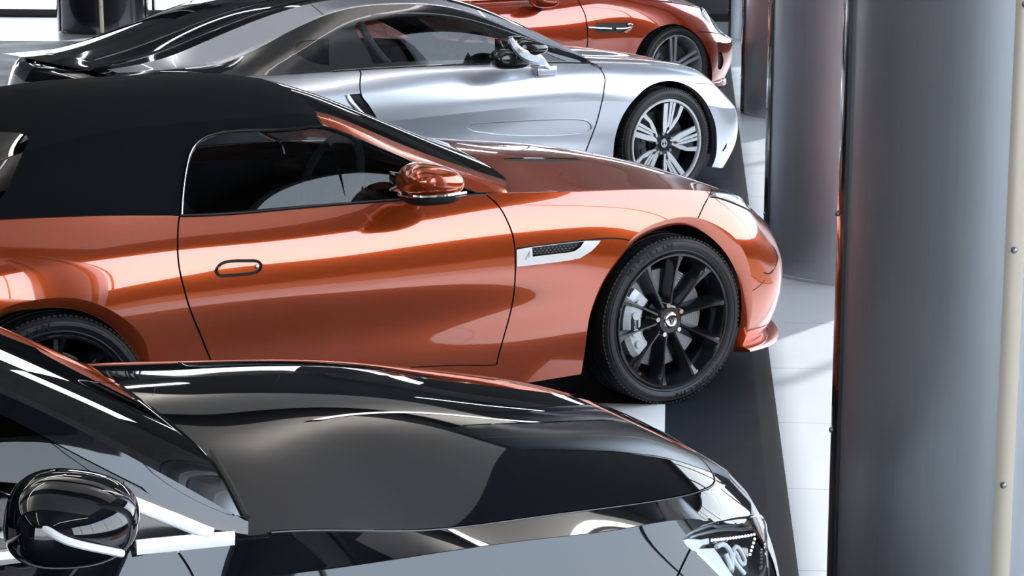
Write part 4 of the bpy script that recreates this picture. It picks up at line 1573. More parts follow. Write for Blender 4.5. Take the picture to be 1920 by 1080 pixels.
    # ---- greenhouse
    gh = [
        [(-3.62, .70, .98), (-3.61, .68, .983), (-3.60, .62, .987), (-3.60, .50, .99), (-3.62, .26, .992), (-3.63, 0, .993)],
        [(-3.2, .785, .947), (-3.2, .74, .968), (-3.2, .66, .990), (-3.2, .525, 1.035), (-3.2, .27, 1.075), (-3.2, 0, 1.09)],
        [(-2.9, .797, .940), (-2.9, .745, .975), (-2.9, .65, 1.005), (-2.88, .515, 1.125), (-2.88, .27, 1.168), (-2.88, 0, 1.182)],
        [(-2.6, .80, .936), (-2.6, .735, 1.03), (-2.6, .635, 1.10), (-2.58, .505, 1.213), (-2.58, .27, 1.245), (-2.58, 0, 1.257)],
        [(-2.2, .80, .930), (-2.2, .72, 1.10), (-2.2, .62, 1.232), (-2.2, .50, 1.287), (-2.2, .27, 1.30), (-2.2, 0, 1.305)],
        [(-1.8, .80, .923), (-1.8, .722, 1.12), (-1.8, .62, 1.262), (-1.8, .505, 1.303), (-1.8, .27, 1.316), (-1.8, 0, 1.32)],
        [(-1.4, .803, .911), (-1.4, .73, 1.09), (-1.4, .635, 1.223), (-1.4, .54, 1.262), (-1.36, .28, 1.284), (-1.34, 0, 1.29)],
        [(-1.05, .805, .898), (-1.05, .752, 1.02), (-1.05, .668, 1.108), (-1.04, .60, 1.148), (-.98, .32, 1.19), (-.95, 0, 1.20)],
        [(-.78, .806, .884), (-.78, .775, .945), (-.78, .715, .995), (-.76, .665, 1.03), (-.68, .36, 1.06), (-.65, 0, 1.07)],
        [(-.54, .81, .868), (-.54, .80, .878), (-.53, .785, .892), (-.52, .75, .905), (-.44, .42, .925), (-.40, 0, .935)],
    ]
    G = Surf(gh, creases=(2, 3))
    gon = lambda pts, **k: car.on(G, pts, **k)
    win = gon([(702, 124), (692, 100), (675, 72), (666, 50), (690, 39), (740, 32.5), (800, 30), (840, 33), (880, 42), (940, 64), (1000, 88), (1062, 114)], step=.012)
    win = join(win, np.array([[s, G.kv[0] + .012] for s in np.linspace(win[-1, 0], win[0, 0], 50)]))
    qwin = gon([(547, 92), (553, 84), (566, 77), (590, 74.5), (617, 74), (617, 98), (617, 122), (600, 121), (580, 115), (560, 104)], smooth=False)
    I = G.idx
    sil = resample(np.array([I(0.2, 2), I(9, 2), I(9, 3), I(0.2, 3)]), .02)
    ws = resample(np.array([I(6.1, 3), I(9, 3), I(9, 5), I(6.1, 5)]), .03)
    hat = resample(np.array([I(.3, 3), I(3.9, 3), I(3.9, 5), I(.3, 5)]), .03)
    sur = resample(np.array([I(0, 0), I(9, 0), I(9, 2), I(0, 2)]), .02)
    rgap = gon([(583, 8), (595, 18), (608, 29)])
    gout = build_skin(car, G, [
        ('panel_gap', band(G, rgap, .003), GAP, dict(off=-.003, nofar=True)),
        ('side_window', win, GLS, dict(off=-.003)),
        ('quarter_window', qwin, GLS, dict(off=-.003)),
        ('roof_rail', sil, SILVER, {}),
        ('windscreen', ws, GLSD, dict(both=True, off=-.002)),
        ('rear_hatch_glass', hat, BLACKGLASS, dict(both=True, off=-.002)),
        ('window_surround', sur, TRIM, {}),
    ], ('roof', BLACKGLASS, dict(both=True)), ds=.035, dt=.025, shell=far)
    # bright edges that follow the roof arc and the waist
    bm = bmesh.new()
    add_tube(bm, curve3(G, np.array([[s, G.kv[2]] for s in np.linspace(I(1.2, 0)[0], I(8.6, 0)[0], 120)]), .001), .0035, 6)
    bm_obj('roof_bead', bm, SATIN, gout['roof_rail'])
    bm = bmesh.new()
    add_tube(bm, curve3(G, np.array([[s, G.kv[2] - .045] for s in np.linspace(I(4.6, 0)[0], I(8.2, 0)[0], 80)]), .0), .003, 6)
    bm_obj('window_bead', bm, STEEL, gout['window_surround'])
    bm = bmesh.new()
    add_tube(bm, curve3(S, np.array([[s, belt_v] for s in np.linspace(S.idx(4, 0)[0], d_front[0, 0] - .05, 80)]), .002), .006, 6)
    bm_obj('waist_seal', bm, TRIM, out['door'])
    # hatch glass edge lines and the tail lip
    bm = bmesh.new()
    for vv in (3.45, 4.2):
        add_tube(bm, curve3(G, np.array([G.idx(u, vv) for u in np.linspace(.4, 5.6, 60)]), .002), .006, 6)
    bm_obj('hatch_rib', bm, TRIM, gout['rear_hatch_glass'])
    # black blade from the pillar foot down to the door corner
    bm = bmesh.new()
    C = curve3(S, on([(1066, 101), (1085, 109), (1105, 118), (1128, 129)]), .003)
    add_tube(bm, C, list(np.interp(np.arange(len(C)), [0, len(C) * .6, len(C) - 1], [.006, .014, .003])), 8)
    bm_obj('cowl_corner_trim', bm, TRIM, out['front_fender'])
    # interior
    interior(car, -2.7, -.6, .74, .28, .92, -.95)
    seat(car, -1.75, .37, .30)
    seat(car, -1.75, -.37, .30)
    steering_wheel(car, -1.10, .37, .86)
    bm = bmesh.new()
    pts = [(-2.02, -.62, 1.20), (-1.99, -.66, 1.10), (-1.93, -.69, 1.0), (-1.84, -.72, .90)]
    add_tube(bm, cr(pts, .02), .022, 8)
    bm_obj('belt_strap', bm, GREYLEATHER, car.root)
    # mirror: black head on a silver swept arm that ends in a foot on the door
    c = car.L(985, 88, .99)
    mr = blob('door_mirror', TRIM, car.root, (c.x, c.y, c.z), ((.13, -.02, -.015), (.02, .10, 0), (.02, 0, .070)), 2.6, 32, 18,
              fn=lambda q: Vector((q.x, q.y, q.z * (.75 + .25 * -q.x))))
    sh = car.L(957, 110, .985)
    blob('mirror_reflection', TRIM, mr, tuple(sh), ((.125, -.02, 0), (.02, .075, 0), (.0, 0, .062)), 2.8, 28, 16)  # solid dark blob stands for the mirror's reflection in the side glass
    f = car.L(1030, 134, .90)
    h0 = car.L(957, 72, 1.07)
    bm = bmesh.new()
    mid1 = car.L(972, 95, 1.09)
    mid2 = car.L(1005, 110, 1.03)
    C = cr([tuple(h0), tuple(mid1), tuple(mid2), (f.x, f.y, f.z + .02)], .012)
    rings = []
    n = len(C)
    for i, p in enumerate(C):
        k = i / (n - 1)
        hgt = .007 + .026 * math.sin(PI * min(1, k * .9 + .08))
        th = .014
        t = Vector(C[min(i + 1, n - 1)] - C[max(i - 1, 0)]).normalized()
        u = Vector((0.3, -.2, 1)).normalized()
        u = (u - t * u.dot(t)).normalized()
        b = t.cross(u)
        P = Vector(p)
        rings.append([P + u * hgt * a_ + b * th * b_ for (a_, b_) in ((1, 0), (.55, .8), (-.55, .9), (-1, 0), (-.55, -.9), (.55, -.8))])
    add_loft(bm, rings)
    bm_obj('mirror_arm', bm, SILVER, mr, angle=30)
    bm = bmesh.new()
    add_box(bm, (f.x - .085, f.y + .0, f.z - .03), (f.x + .06, f.y + .14, f.z + .035), .012, 3)
    bm_obj('mirror_foot', bm, SILVER, mr)
    bm = bmesh.new()
    M = Matrix.Translation((c.x - .13, c.y + .01, c.z)) @ Matrix.Rotation(.2, 4, 'Z')
    add_box(bm, (-.003, -.085, -.05), (.003, .085, .05), .002, M=M)
    bm_obj('mirror_glass', bm, CHROME, mr)
    fx, fz = hub_xz(car, 1246, 269, .90)
    fw = make_wheel(car, fx, .925, .345, .345, .272, .225, 'five_turbine', 'front_wheel')
    rw = copy_tree(fw)
    rw.name = 'rear_wheel'
    rw.location.x = -2.80
    mirror_wheel(car, fw)
    mirror_wheel(car, rw)
    underbody(car, -3.2, .30, .74)
    far_shell(car, far)


silver_coupe()


# ================================================================== RED CAR AT THE BACK
def red_car():
    car = Car('car', 0.7789, 18.8339, 36.0)
    tag(car.root, 'deep orange-red car behind the silver coupe, with silver twin-spoke wheels and black fender vent', 'car')
    T = lambda x, rows: [(x, y, z) for (y, z) in rows]
    body = [
        [(-3.62, 0, .30), (-3.64, 0, .42), (-3.65, 0, .55), (-3.64, 0, .68), (-3.60, 0, .82), (-3.55, 0, .93), (-3.50, 0, .985), (-3.45, 0, 1.0), (-3.40, 0, 1.01), (-3.36, 0, 1.02)],
        [(-3.52, .45, .29), (-3.54, .47, .41), (-3.55, .48, .55), (-3.54, .48, .68), (-3.50, .46, .82), (-3.46, .42, .93), (-3.42, .38, .99), (-3.39, .25, 1.01), (-3.37, .12, 1.02), (-3.34, 0, 1.03)],
        T(-3.2, [(.78, .26), (.80, .40), (.81, .55), (.81, .68), (.78, .81), (.72, .92), (.62, .99), (.40, 1.02), (.2, 1.035), (0, 1.04)]),
        T(-2.6, [(.83, .17), (.88, .33), (.91, .5), (.925, .66), (.915, .79), (.87, .90), (.77, .985), (.5, 1.01), (.25, 1.02), (0, 1.02)]),
        T(-2.0, [(.84, .17), (.865, .32), (.885, .49), (.90, .63), (.90, .75), (.87, .86), (.785, .955), (.5, .97), (.25, .975), (0, .975)]),
        T(-1.4, [(.84, .17), (.865, .31), (.878, .48), (.898, .62), (.90, .735), (.872, .85), (.79, .945), (.5, .955), (.25, .96), (0, .96)]),
        T(-.9, [(.84, .17), (.868, .31), (.880, .48), (.900, .62), (.90, .735), (.882, .845), (.825, .935), (.53, .965), (.27, .98), (0, .985)]),
        T(-.5, [(.84, .17), (.875, .31), (.888, .48), (.902, .62), (.902, .735), (.888, .835), (.838, .915), (.56, .95), (.28, .97), (0, .975)]),
        T(-.25, [(.835, .17), (.875, .31), (.895, .47), (.908, .61), (.902, .72), (.882, .815), (.832, .89), (.56, .925), (.28, .945), (0, .95)]),
        T(0, [(.83, .17), (.875, .31), (.90, .46), (.915, .59), (.902, .695), (.872, .785), (.815, .86), (.55, .895), (.28, .92), (0, .926)]),
        T(.22, [(.81, .16), (.865, .30), (.892, .44), (.905, .56), (.885, .66), (.845, .745), (.782, .82), (.52, .86), (.26, .885), (0, .892)]),
        T(.42, [(.79, .15), (.845, .29), (.87, .42), (.872, .53), (.835, .62), (.79, .70), (.722, .775), (.49, .825), (.25, .85), (0, .857)]),
        [(.60, .68, .12), (.64, .74, .26), (.66, .76, .40), (.655, .755, .50), (.60, .71, .585), (.575, .655, .655), (.56, .585, .725), (.56, .42, .78), (.56, .21, .805), (.56, 0, .812)],
        [(.78, .52, .12), (.83, .57, .26), (.85, .59, .40), (.845, .58, .50), (.74, .55, .58), (.715, .51, .64), (.69, .455, .695), (.69, .33, .735), (.69, .16, .755), (.69, 0, .76)],
        [(.92, .27, .12), (.95, .30, .26), (.965, .31, .40), (.955, .30, .50), (.86, .29, .57), (.83, .27, .62), (.80, .24, .66), (.79, .17, .69), (.785, .08, .70), (.785, 0, .705)],
        [(.97, 0, .12), (1.0, 0, .26), (1.02, 0, .40), (1.01, 0, .50), (.92, 0, .565), (.88, 0, .61), (.85, 0, .64), (.84, 0, .655), (.835, 0, .665), (.83, 0, .67)],
    ]
    S = Surf(body, creases=(3, 6))
    on = lambda pts, **k: car.on(S, pts, **k)
    far = []
    arch_c = on([(1335, 150), (1335, 132), (1327, 98), (1312, 71), (1290, 53), (1262, 45), (1238, 50), (1214, 64), (1198, 86), (1189, 112), (1184, 150), (1183, 175)])
    rear_c = on([(610, 240), (612, 205), (622, 180), (645, 155), (675, 143), (707, 143), (735, 155), (757, 180), (766, 205), (768, 240)])

    def close_low(c):
        return join(c, np.array([[c[-1, 0], S.kv[0] - .2], [c[0, 0], S.kv[0] - .2]]))
    belt_v = S.kv[6]
    d_front = on([(1074, -12), (1086, 5), (1096, 25), (1100, 45), (1101.5, 80), (1098, 110), (1088, 140)])
    d_front[0, 1] = belt_v
    d_rear = on([(832, -8), (834, 30), (842, 70), (855, 110), (868, 140)])
    d_rear[0, 1] = belt_v
    door = join(d_rear[::-1], np.array([[s, belt_v] for s in np.linspace(d_rear[0, 0], d_front[0, 0], 50)]), d_front, resample(np.array([d_front[-1], d_rear[-1]]), .02))
    vent = on([(1117, 43), (1180, 43), (1177, 52), (1168, 60), (1160, 62), (1117, 62)], smooth=False, step=.008)
    lamp = on([(1306, 8), (1325, 10), (1344, 24), (1356, 44), (1359, 58), (1347, 61), (1334, 50), (1316, 30)], step=.008)
    slot = on([(1347, 99), (1352, 97), (1355, 104), (1356, 120), (1351, 130), (1346, 128)], step=.006)
    bl = on([(1311, 60), (1330, 60.5), (1357, 61)])
    tv = S.kv[-1]
    hood = resample(np.array([[S.idx(7.2, 0)[0], belt_v + .02], [S.idx(12.2, 0)[0], belt_v + .02], [S.idx(14, 0)[0], tv], [S.idx(6.6, 0)[0], tv]]), .02)
    fen = join(d_front[::-1], resample(np.array([[d_front[0, 0], belt_v + .02], [S.idx(11.3, 0)[0], belt_v + .02], [S.idx(11.3, 0)[0], S.kv[0] - .1], [d_front[-1, 0], S.kv[0] - .1]]), .02))
    bump = resample(np.array([[S.idx(11.3, 0)[0], S.kv[0]], [S.idx(11.3, 0)[0], belt_v + .02], [S.idx(12.2, 0)[0], belt_v + .02], [S.idx(14, 0)[0], tv], [S.ku[-1], tv], [S.ku[-1], S.kv[0]]]), .02)
    cab = resample(np.array([[S.idx(3.2, 0)[0], S.idx(0, 6.12)[1]], [S.idx(6.7, 0)[0], S.idx(0, 6.12)[1]], [S.idx(6.9, 0)[0], tv], [S.idx(3.2, 0)[0], tv]]), .03)
    out = build_skin(car, S, [
        ('wheel_arch', close_low(arch_c), GAP, dict(drop=True)),
        ('wheel_arch', close_low(rear_c), GAP, dict(drop=True)),
        ('cabin', cab, GAP, dict(drop=True)),
        ('panel_gap', band(S, d_front, .005), GAP, dict(off=-.006, nofar=True)),
        ('panel_gap', band(S, d_rear, .005), GAP, dict(off=-.006, nofar=True)),
        ('panel_gap', band(S, bl, .004), GAP, dict(off=-.004, nofar=True)),
        ('side_vent', vent, MATTE, dict(off=-.008, nofar=True)),
        ('bumper_intake', slot, GAP, dict(off=-.012, nofar=True)),
        ('headlight', lamp, LAMPGLS, dict(off=.001, nofar=True)),
        ('door', door, RED, {}),
        ('hood', hood, RED, dict(both=True)),
        ('front_bumper', bump, RED, dict(both=True)),
        ('front_fender', fen, RED, {}),
    ], ('rear_quarter', RED, dict(both=True)), ds=.045, dt=.028, shell=far)
    lb = curve3(S, lamp, -.02)
    bm = bmesh.new()
    cp = bm.verts.new(lb.mean(axis=0))
    vv = [bm.verts.new(p) for p in lb]
    for i in range(len(vv)):
        bm.faces.new((cp, vv[i], vv[(i + 1) % len(vv)]))
    bm_obj('lamp_bowl', bm, SATIN, out['headlight'])
    bm = bmesh.new()
    add_tube(bm, curve3(S, on([(1102, 52), (1125, 53), (1145, 54)]), .004), .010, 8)
    add_tube(bm, curve3(S, on([(1154, 54), (1170, 53.5), (1181, 51)]), .004), .008, 8)
    add_tube(bm, curve3(S, on([(1176, 46), (1184, 45), (1185, 49), (1180, 56), (1171, 62)]), .004), .007, 8)
    bm_obj('vent_blade', bm, CHROME, out['side_vent'])
    # lower bumper lip
    bm = bmesh.new()
    for s in (1, -1):
        rings = []
        for (x, y, z) in cr([(.42, .79, .15), (.62, .70, .14), (.80, .53, .14), (.94, .27, .14), (.99, 0, .14)], .04):
            L_ = math.hypot(x - .2, y)
            ux, uy = (x - .2) / L_, y / L_
            rings.append([(x + ux * a, -s * (y + uy * a), z + b) for (a, b) in ((-.04, .05), (.0, .05), (.028, .03), (.03, .0), (.0, -.02), (-.04, -.02))])
        add_loft(bm, rings)
    bm_obj('front_lip', bm, RED, car.root)
    arch(car, S, arch_c, arch_c, RED, roll=.05, name='wheel_arch_lip')
    arch(car, S, rear_c, rear_c, RED, roll=.05, name='wheel_arch_lip')
    well(car, 0, .335, .375, .80, .54)
    well(car, -2.55, .335, .375, .82, .54)
    gh = [
        [(-3.1, .68, .99), (-3.08, .60, 1.0), (-3.05, .5, 1.02), (-3.05, .25, 1.035), (-3.05, 0, 1.04)],
        [(-2.6, .765, .985), (-2.58, .72, 1.08), (-2.5, .58, 1.17), (-2.45, .3, 1.21), (-2.4, 0, 1.22)],
        [(-2.1, .78, .96), (-2.1, .735, 1.11), (-2.1, .60, 1.29), (-2.08, .3, 1.34), (-2.07, 0, 1.35)],
        [(-1.6, .785, .95), (-1.6, .735, 1.11), (-1.6, .60, 1.29), (-1.56, .3, 1.335), (-1.54, 0, 1.345)],
        [(-1.2, .79, .942), (-1.2, .75, 1.06), (-1.2, .66, 1.17), (-1.1, .32, 1.21), (-1.06, 0, 1.22)],
        [(-.78, .80, .93), (-.77, .79, .94), (-.75, .77, .955), (-.58, .42, .975), (-.5, 0, .985)],
    ]
    G = Surf(gh, creases=(2,))
    I = G.idx
    gout = build_skin(car, G, [
        ('side_window', resample(np.array([I(1.3, .1), I(4.9, .12), I(4.0, 1.75), I(3, 1.8), I(2, 1.8), I(1.4, 1.6)]), .03), GLSD, dict(off=-.003)),
        ('windscreen', resample(np.array([I(3.15, 2.15), I(5, 2.3), I(5, 4), I(3.15, 4)]), .03), GLSD, dict(both=True, off=-.002)),
        ('windscreen_pillar', resample(np.array([I(3.9, 0), I(5, 0), I(5, 2.3), I(3.9, 2.2)]), .03), RED, {}),
    ], ('roof', RED, dict(both=True)), ds=.06, dt=.04, shell=far)
    c = car.L(1020, -2, .97)
    mr = blob('door_mirror', RED, car.root, (c.x, c.y, c.z), ((.11, -.02, 0), (.02, .11, 0), (0.0, 0, .065)), 2.6, 24, 14)
    bm = bmesh.new()
    add_tube(bm, [(c.x + .02, c.y + .06, c.z - .04), (c.x + .05, c.y + .14, c.z - .09)], [.03, .035], 8)
    bm_obj('mirror_arm', bm, MATTE, mr)
    fx, _ = hub_xz(car, 1265, 127, .86)
    fw = make_wheel(car, fx, .885, .335, .335, .262, .235, 'five_twin', 'front_wheel')
    rw = copy_tree(fw)
    rw.name = 'rear_wheel'
    rw.location.x = -2.55
    mirror_wheel(car, fw)
    mirror_wheel(car, rw)
    underbody(car, -3.0, .30, .72)
    interior(car, -2.3, -.6, .72, .28, .93, -.95)
    far_shell(car, far)


red_car()


# ================================================================== BLACK CAR IN FRONT
def black_car():
    car = Car('car', -0.30, 5.35, 28.0)
    tag(car.root, 'glossy black car with long polished hood and a row of diodes in its headlight', 'car')
    T = lambda x, rows: [(x, y, z) for (y, z) in rows]
    body = [
        [(-3.92, 0, .32), (-3.95, 0, .45), (-3.96, 0, .58), (-3.95, 0, .70), (-3.92, 0, .85), (-3.86, 0, .98), (-3.80, 0, 1.03), (-3.74, 0, 1.05), (-3.68, 0, 1.06), (-3.62, 0, 1.065)],
        [(-3.80, .48, .31), (-3.83, .50, .44), (-3.84, .51, .58), (-3.83, .51, .70), (-3.80, .49, .85), (-3.75, .45, .97), (-3.70, .41, 1.03), (-3.66, .28, 1.05), (-3.63, .14, 1.06), (-3.60, 0, 1.065)],
        T(-3.45, [(.80, .27), (.83, .40), (.845, .55), (.845, .68), (.82, .82), (.76, .94), (.66, 1.02), (.42, 1.05), (.2, 1.06), (0, 1.065)]),
        T(-2.95, [(.85, .2), (.90, .35), (.93, .5), (.945, .66), (.935, .80), (.885, .92), (.78, 1.0), (.5, 1.03), (.25, 1.04), (0, 1.04)]),
        T(-2.3, [(.86, .2), (.90, .35), (.915, .5), (.93, .65), (.928, .79), (.875, .91), (.775, .985), (.5, 1.0), (.25, 1.0), (0, 1.0)]),
        T(-1.7, [(.86, .2), (.90, .35), (.91, .5), (.925, .65), (.922, .78), (.87, .895), (.775, .97), (.5, .98), (.25, .98), (0, .98)]),
        T(-1.2, [(.86, .2), (.90, .35), (.91, .5), (.925, .65), (.922, .78), (.87, .885), (.775, .957), (.5, .97), (.25, .97), (0, .97)]),
        T(-.85, [(.86, .2), (.90, .35), (.915, .5), (.905, .655), (.862, .77), (.805, .868), (.765, .945), (.52, 1.005), (.26, 1.055), (0, 1.07)]),
        T(-.52, [(.86, .2), (.91, .35), (.925, .5), (.905, .65), (.857, .755), (.800, .852), (.722, .915), (.5, .995), (.25, 1.055), (0, 1.075)]),
        T(-.25, [(.85, .2), (.905, .35), (.925, .5), (.905, .645), (.855, .75), (.797, .846), (.700, .868), (.49, .960), (.25, 1.033), (0, 1.052)]),
        T(0, [(.84, .2), (.90, .35), (.922, .5), (.90, .635), (.850, .742), (.790, .836), (.675, .848), (.48, .937), (.24, 1.002), (0, 1.019)]),
        T(.2, [(.82, .2), (.885, .34), (.91, .48), (.888, .615), (.834, .728), (.769, .820), (.645, .832), (.46, .908), (.23, .962), (0, .977)]),
        T(.4, [(.80, .2), (.86, .33), (.882, .47), (.862, .595), (.80, .71), (.732, .803), (.608, .815), (.44, .872), (.22, .918), (0, .932)]),
        [(.56, .70, .18), (.59, .76, .32), (.60, .78, .46), (.595, .77, .58), (.58, .738, .672), (.565, .668, .748), (.548, .555, .800), (.555, .41, .838), (.565, .2, .872), (.57, 0, .884)],
        [(.69, .55, .18), (.73, .60, .31), (.74, .615, .45), (.735, .605, .57), (.72, .58, .652), (.70, .53, .718), (.68, .445, .765), (.69, .33, .792), (.70, .17, .812), (.705, 0, .82)],
        [(.83, .28, .18), (.87, .31, .31), (.88, .32, .45), (.875, .31, .57), (.86, .30, .645), (.845, .27, .695), (.825, .23, .73), (.82, .17, .742), (.82, .08, .75), (.82, 0, .753)],
        [(.90, 0, .18), (.94, 0, .31), (.95, 0, .45), (.945, 0, .57), (.925, 0, .63), (.91, 0, .67), (.895, 0, .695), (.89, 0, .70), (.885, 0, .706), (.885, 0, .709)],
    ]
    S = Surf(body, creases=(5, 6))
    on = lambda pts, **k: car.on(S, pts, **k)
    far = []
    r = .375
    belt_v = S.kv[6]
    tv = S.kv[-1]

    def side_circle(cx, cz):
        # wheel opening drawn on the flank in side view
        out = []
        for a in np.linspace(-35, 215, 60):
            x, z = cx + r * 1.06 * math.cos(math.radians(a)), cz + r * 1.06 * math.sin(math.radians(a))
            out.append(S.hit(Vector((x, -2.0, z)), Vector((0, 1, 0))))
        return np.array(out)
    S.tess()
    S.mid = 1.5
    ac, rc = side_circle(0.0, .36), side_circle(-2.95, .36)

    def close_low(c):
        return join(c, np.array([[c[-1, 0], S.kv[0] - .2], [c[0, 0], S.kv[0] - .2]]))
    s_at = lambda x: float(np.interp(x, [np.mean(g[:, 0]) for g in S.G], S.ku))
    seam_r = np.array([[s, belt_v] for s in np.linspace(s_at(-.60), s_at(.50), 60)])
    nose = on([(1385, 905), (1388, 902), (1380, 893)], smooth=False)
    hood_line = join(seam_r, cr(np.array([[s_at(.50), belt_v], [s_at(.60), belt_v + .015], [s_at(.68), belt_v + .07], [s_at(.74), tv - .2], [s_at(.76), tv]]), .012))
    hood = join(hood_line, resample(np.array([[s_at(.76), tv], [s_at(-.60), tv], [s_at(-.60), belt_v]]), .02))
    lamp = on([(1280, 1012), (1291, 1000), (1318, 986), (1360, 974), (1400, 968), (1424, 966), (1433, 972), (1437, 1000), (1439, 1040), (1440, 1100), (1420, 1135), (1390, 1120), (1345, 1076), (1310, 1042), (1288, 1024)], step=.006)
    lb_line = on([(1294, 1030), (1283, 1052), (1270, 1080), (1252, 1120)])
    d_front = on([(330, 1030), (352, 1062), (372, 1110), (380, 1180), (376, 1260)])
    d_front[0, 1] = belt_v
    d_rear_s = s_at(-1.95)
    door = join(d_front[::-1], np.array([[s, belt_v] for s in np.linspace(d_front[0, 0], d_rear_s, 40)]), resample(np.array([[d_rear_s, belt_v], [d_rear_s, S.idx(0, .6)[1]], [d_front[-1, 0], S.idx(0, .6)[1]], d_front[-1]]), .02))
    cab = resample(np.array([[S.idx(3.4, 0)[0], S.idx(0, 6.12)[1]], [S.idx(7.4, 0)[0], S.idx(0, 6.12)[1]], [S.idx(7.4, 0)[0], tv], [S.idx(3.4, 0)[0], tv]]), .03)
    bump = resample(np.array([[s_at(.42), S.kv[0]], [s_at(.47), S.idx(0, 3)[1]], [s_at(.56), S.idx(0, 4.6)[1]], [s_at(.60), belt_v], [s_at(.60), tv], [S.ku[-1], tv], [S.ku[-1], S.kv[0]]]), .02)
    fen = join(d_front[::-1], resample(np.array([[d_front[0, 0], belt_v], [s_at(.62), belt_v], [s_at(.62), S.kv[0] - .1], [d_front[-1, 0], S.kv[0] - .1]]), .02))
    w = .0026
    out = build_skin(car, S, [
        ('wheel_arch', close_low(ac), GAP, dict(drop=True)),
        ('wheel_arch', close_low(rc), GAP, dict(drop=True)),
        ('cabin', cab, GAP, dict(drop=True)),
        ('panel_gap', band(S, hood_line, w), GAP, dict(off=-.005, nofar=True)),
        ('panel_gap', band(S, lb_line, w), GAP, dict(off=-.005, nofar=True)),
        ('panel_gap', band(S, d_front, w), GAP, dict(off=-.005, nofar=True)),
        ('headlight', lamp, LAMPGLS, dict(off=.0, nofar=True)),
        ('door', door, BLACKP, {}),
        ('hood', hood, BLACKP, dict(both=True)),
        ('front_bumper', bump, BLACKP, dict(both=True)),
        ('front_fender', fen, BLACKP, {}),
    ], ('rear_quarter', BLACKP, dict(both=True)), ds=.025, dt=.018, shell=far)
    # a fine bright edge along the hood's shut line
    bm = bmesh.new()
    C = curve3(S, hood_line, .0)
    add_tube(bm, C[:-6] + np.array([0, -.0035, -.0005]), .0016, 6)
    bm_obj('hood_edge', bm, STEEL, out['hood'])
    # headlight: dark bowl, eyebrow, row of diodes, light guides and reflector
    hl = out['headlight']
    bowl = curve3(S, lamp, -.045)
    rim = curve3(S, lamp, -.001)
    cen = bowl.mean(axis=0)
    bm = bmesh.new()
    A = [bm.verts.new(p) for p in rim]
    B = [bm.verts.new(p * .92 + cen * .08) for p in bowl]
    n = len(A)
    for i in range(n):
        bm.faces.new((A[i], A[(i + 1) % n], B[(i + 1) % n], B[i]))
    cv = bm.verts.new(cen)
    for i in range(n):
        bm.faces.new((B[i], B[(i + 1) % n], cv))
    bm_obj('lamp_bowl', bm, TRIM, hl)
    bm = bmesh.new()
    C = curve3(S, on([(1312, 988), (1340, 979), (1372, 972.5), (1400, 969), (1423, 967.5), (1432, 974), (1435.5, 1000), (1437, 1040), (1438, 1095)]), .000)
    add_tube(bm, C, list(np.interp(np.arange(len(C)), [0, len(C) * .35, len(C) - 1], [.0012, .0045, .0045])), 8)
    bm_obj('lamp_eyebrow', bm, CHROME, hl)
    bm = bmesh.new()
    add_tube(bm, curve3(S, on([(1288, 1002), (1318, 988), (1355, 979), (1395, 975)]), -.012), .004, 8)
    add_tube(bm, curve3(S, on([(1300, 1004), (1340, 991), (1380, 985), (1418, 983)]), -.016), .004, 8)
    bm_obj('lamp_brow', bm, STEEL, hl)
    LED = pmat('glow_diode', (.9, .9, .95), .3, emit=(1, .96, 1), es=1.2)  # faint glow added; the white diodes only reflect the room
    for k in range(15):
        q = k / 14
        p = curve3(S, on([(1346 + 80 * q, 1006 - 11.5 * q), (1347 + 80 * q, 1006 - 11.5 * q)], smooth=False)[:1], -.018)[0]
        bm = bmesh.new()
        add_sphere(bm, p, .0036, 10)
        bm_obj('diode', bm, LED, hl)
    for k in range(5):
        q = k / 4
        p = curve3(S, on([(1427 - 9 * q, 1003 + 29 * q), (1428 - 9 * q, 1003 + 29 * q)], smooth=False)[:1], -.018)[0]
        bm = bmesh.new()
        add_sphere(bm, p, .0036, 10)
        bm_obj('diode', bm, LED, hl)

    def plate(nm, px, off, th, mat):
        P = curve3(S, on(px, smooth=False, step=1.0), off)
        Q = curve3(S, on(px, smooth=False, step=1.0), off - th)
        b = bmesh.new()
        a = [b.verts.new(p) for p in P]
        c_ = [b.verts.new(p) for p in Q]
        b.faces.new(a)
        b.faces.new(c_[::-1])
        for i in range(len(a)):
            b.faces.new((a[i], c_[i], c_[(i + 1) % len(a)], a[(i + 1) % len(a)]))
        return bm_obj(nm, b, mat, hl, smooth=False)
    plate('reflector', [(1284, 1010), (1298, 1006), (1320, 1007), (1324, 1018), (1313, 1030), (1296, 1024)], -.014, .01, WHITEP)
    plate('reflector', [(1312, 1025), (1348, 1022), (1358, 1036), (1392, 1088), (1372, 1098), (1350, 1074), (1322, 1046)], -.016, .01, WHITEP)
    plate('reflector', [(1318, 1008), (1337, 1004), (1338, 1014), (1322, 1018)], -.014, .008, WHITEP)
    bm = bmesh.new()
    add_tube(bm, curve3(S, on([(1352, 1020), (1370, 1017), (1377, 1026), (1381, 1045), (1381, 1066), (1376, 1050), (1370, 1034)]), -.015), .0060, 8)
    add_tube(bm, curve3(S, on([(1383, 1028), (1392, 1019), (1401, 1032), (1406, 1047), (1402, 1054), (1394, 1042), (1388, 1030), (1384, 1040), (1396, 1060), (1406, 1072)]), -.015), .0052, 8)
    bm_obj('light_guide', bm, WHITEP, hl)
    well(car, 0, .36, .385, .80, .54)
    well(car, -2.95, .36, .385, .84, .54)
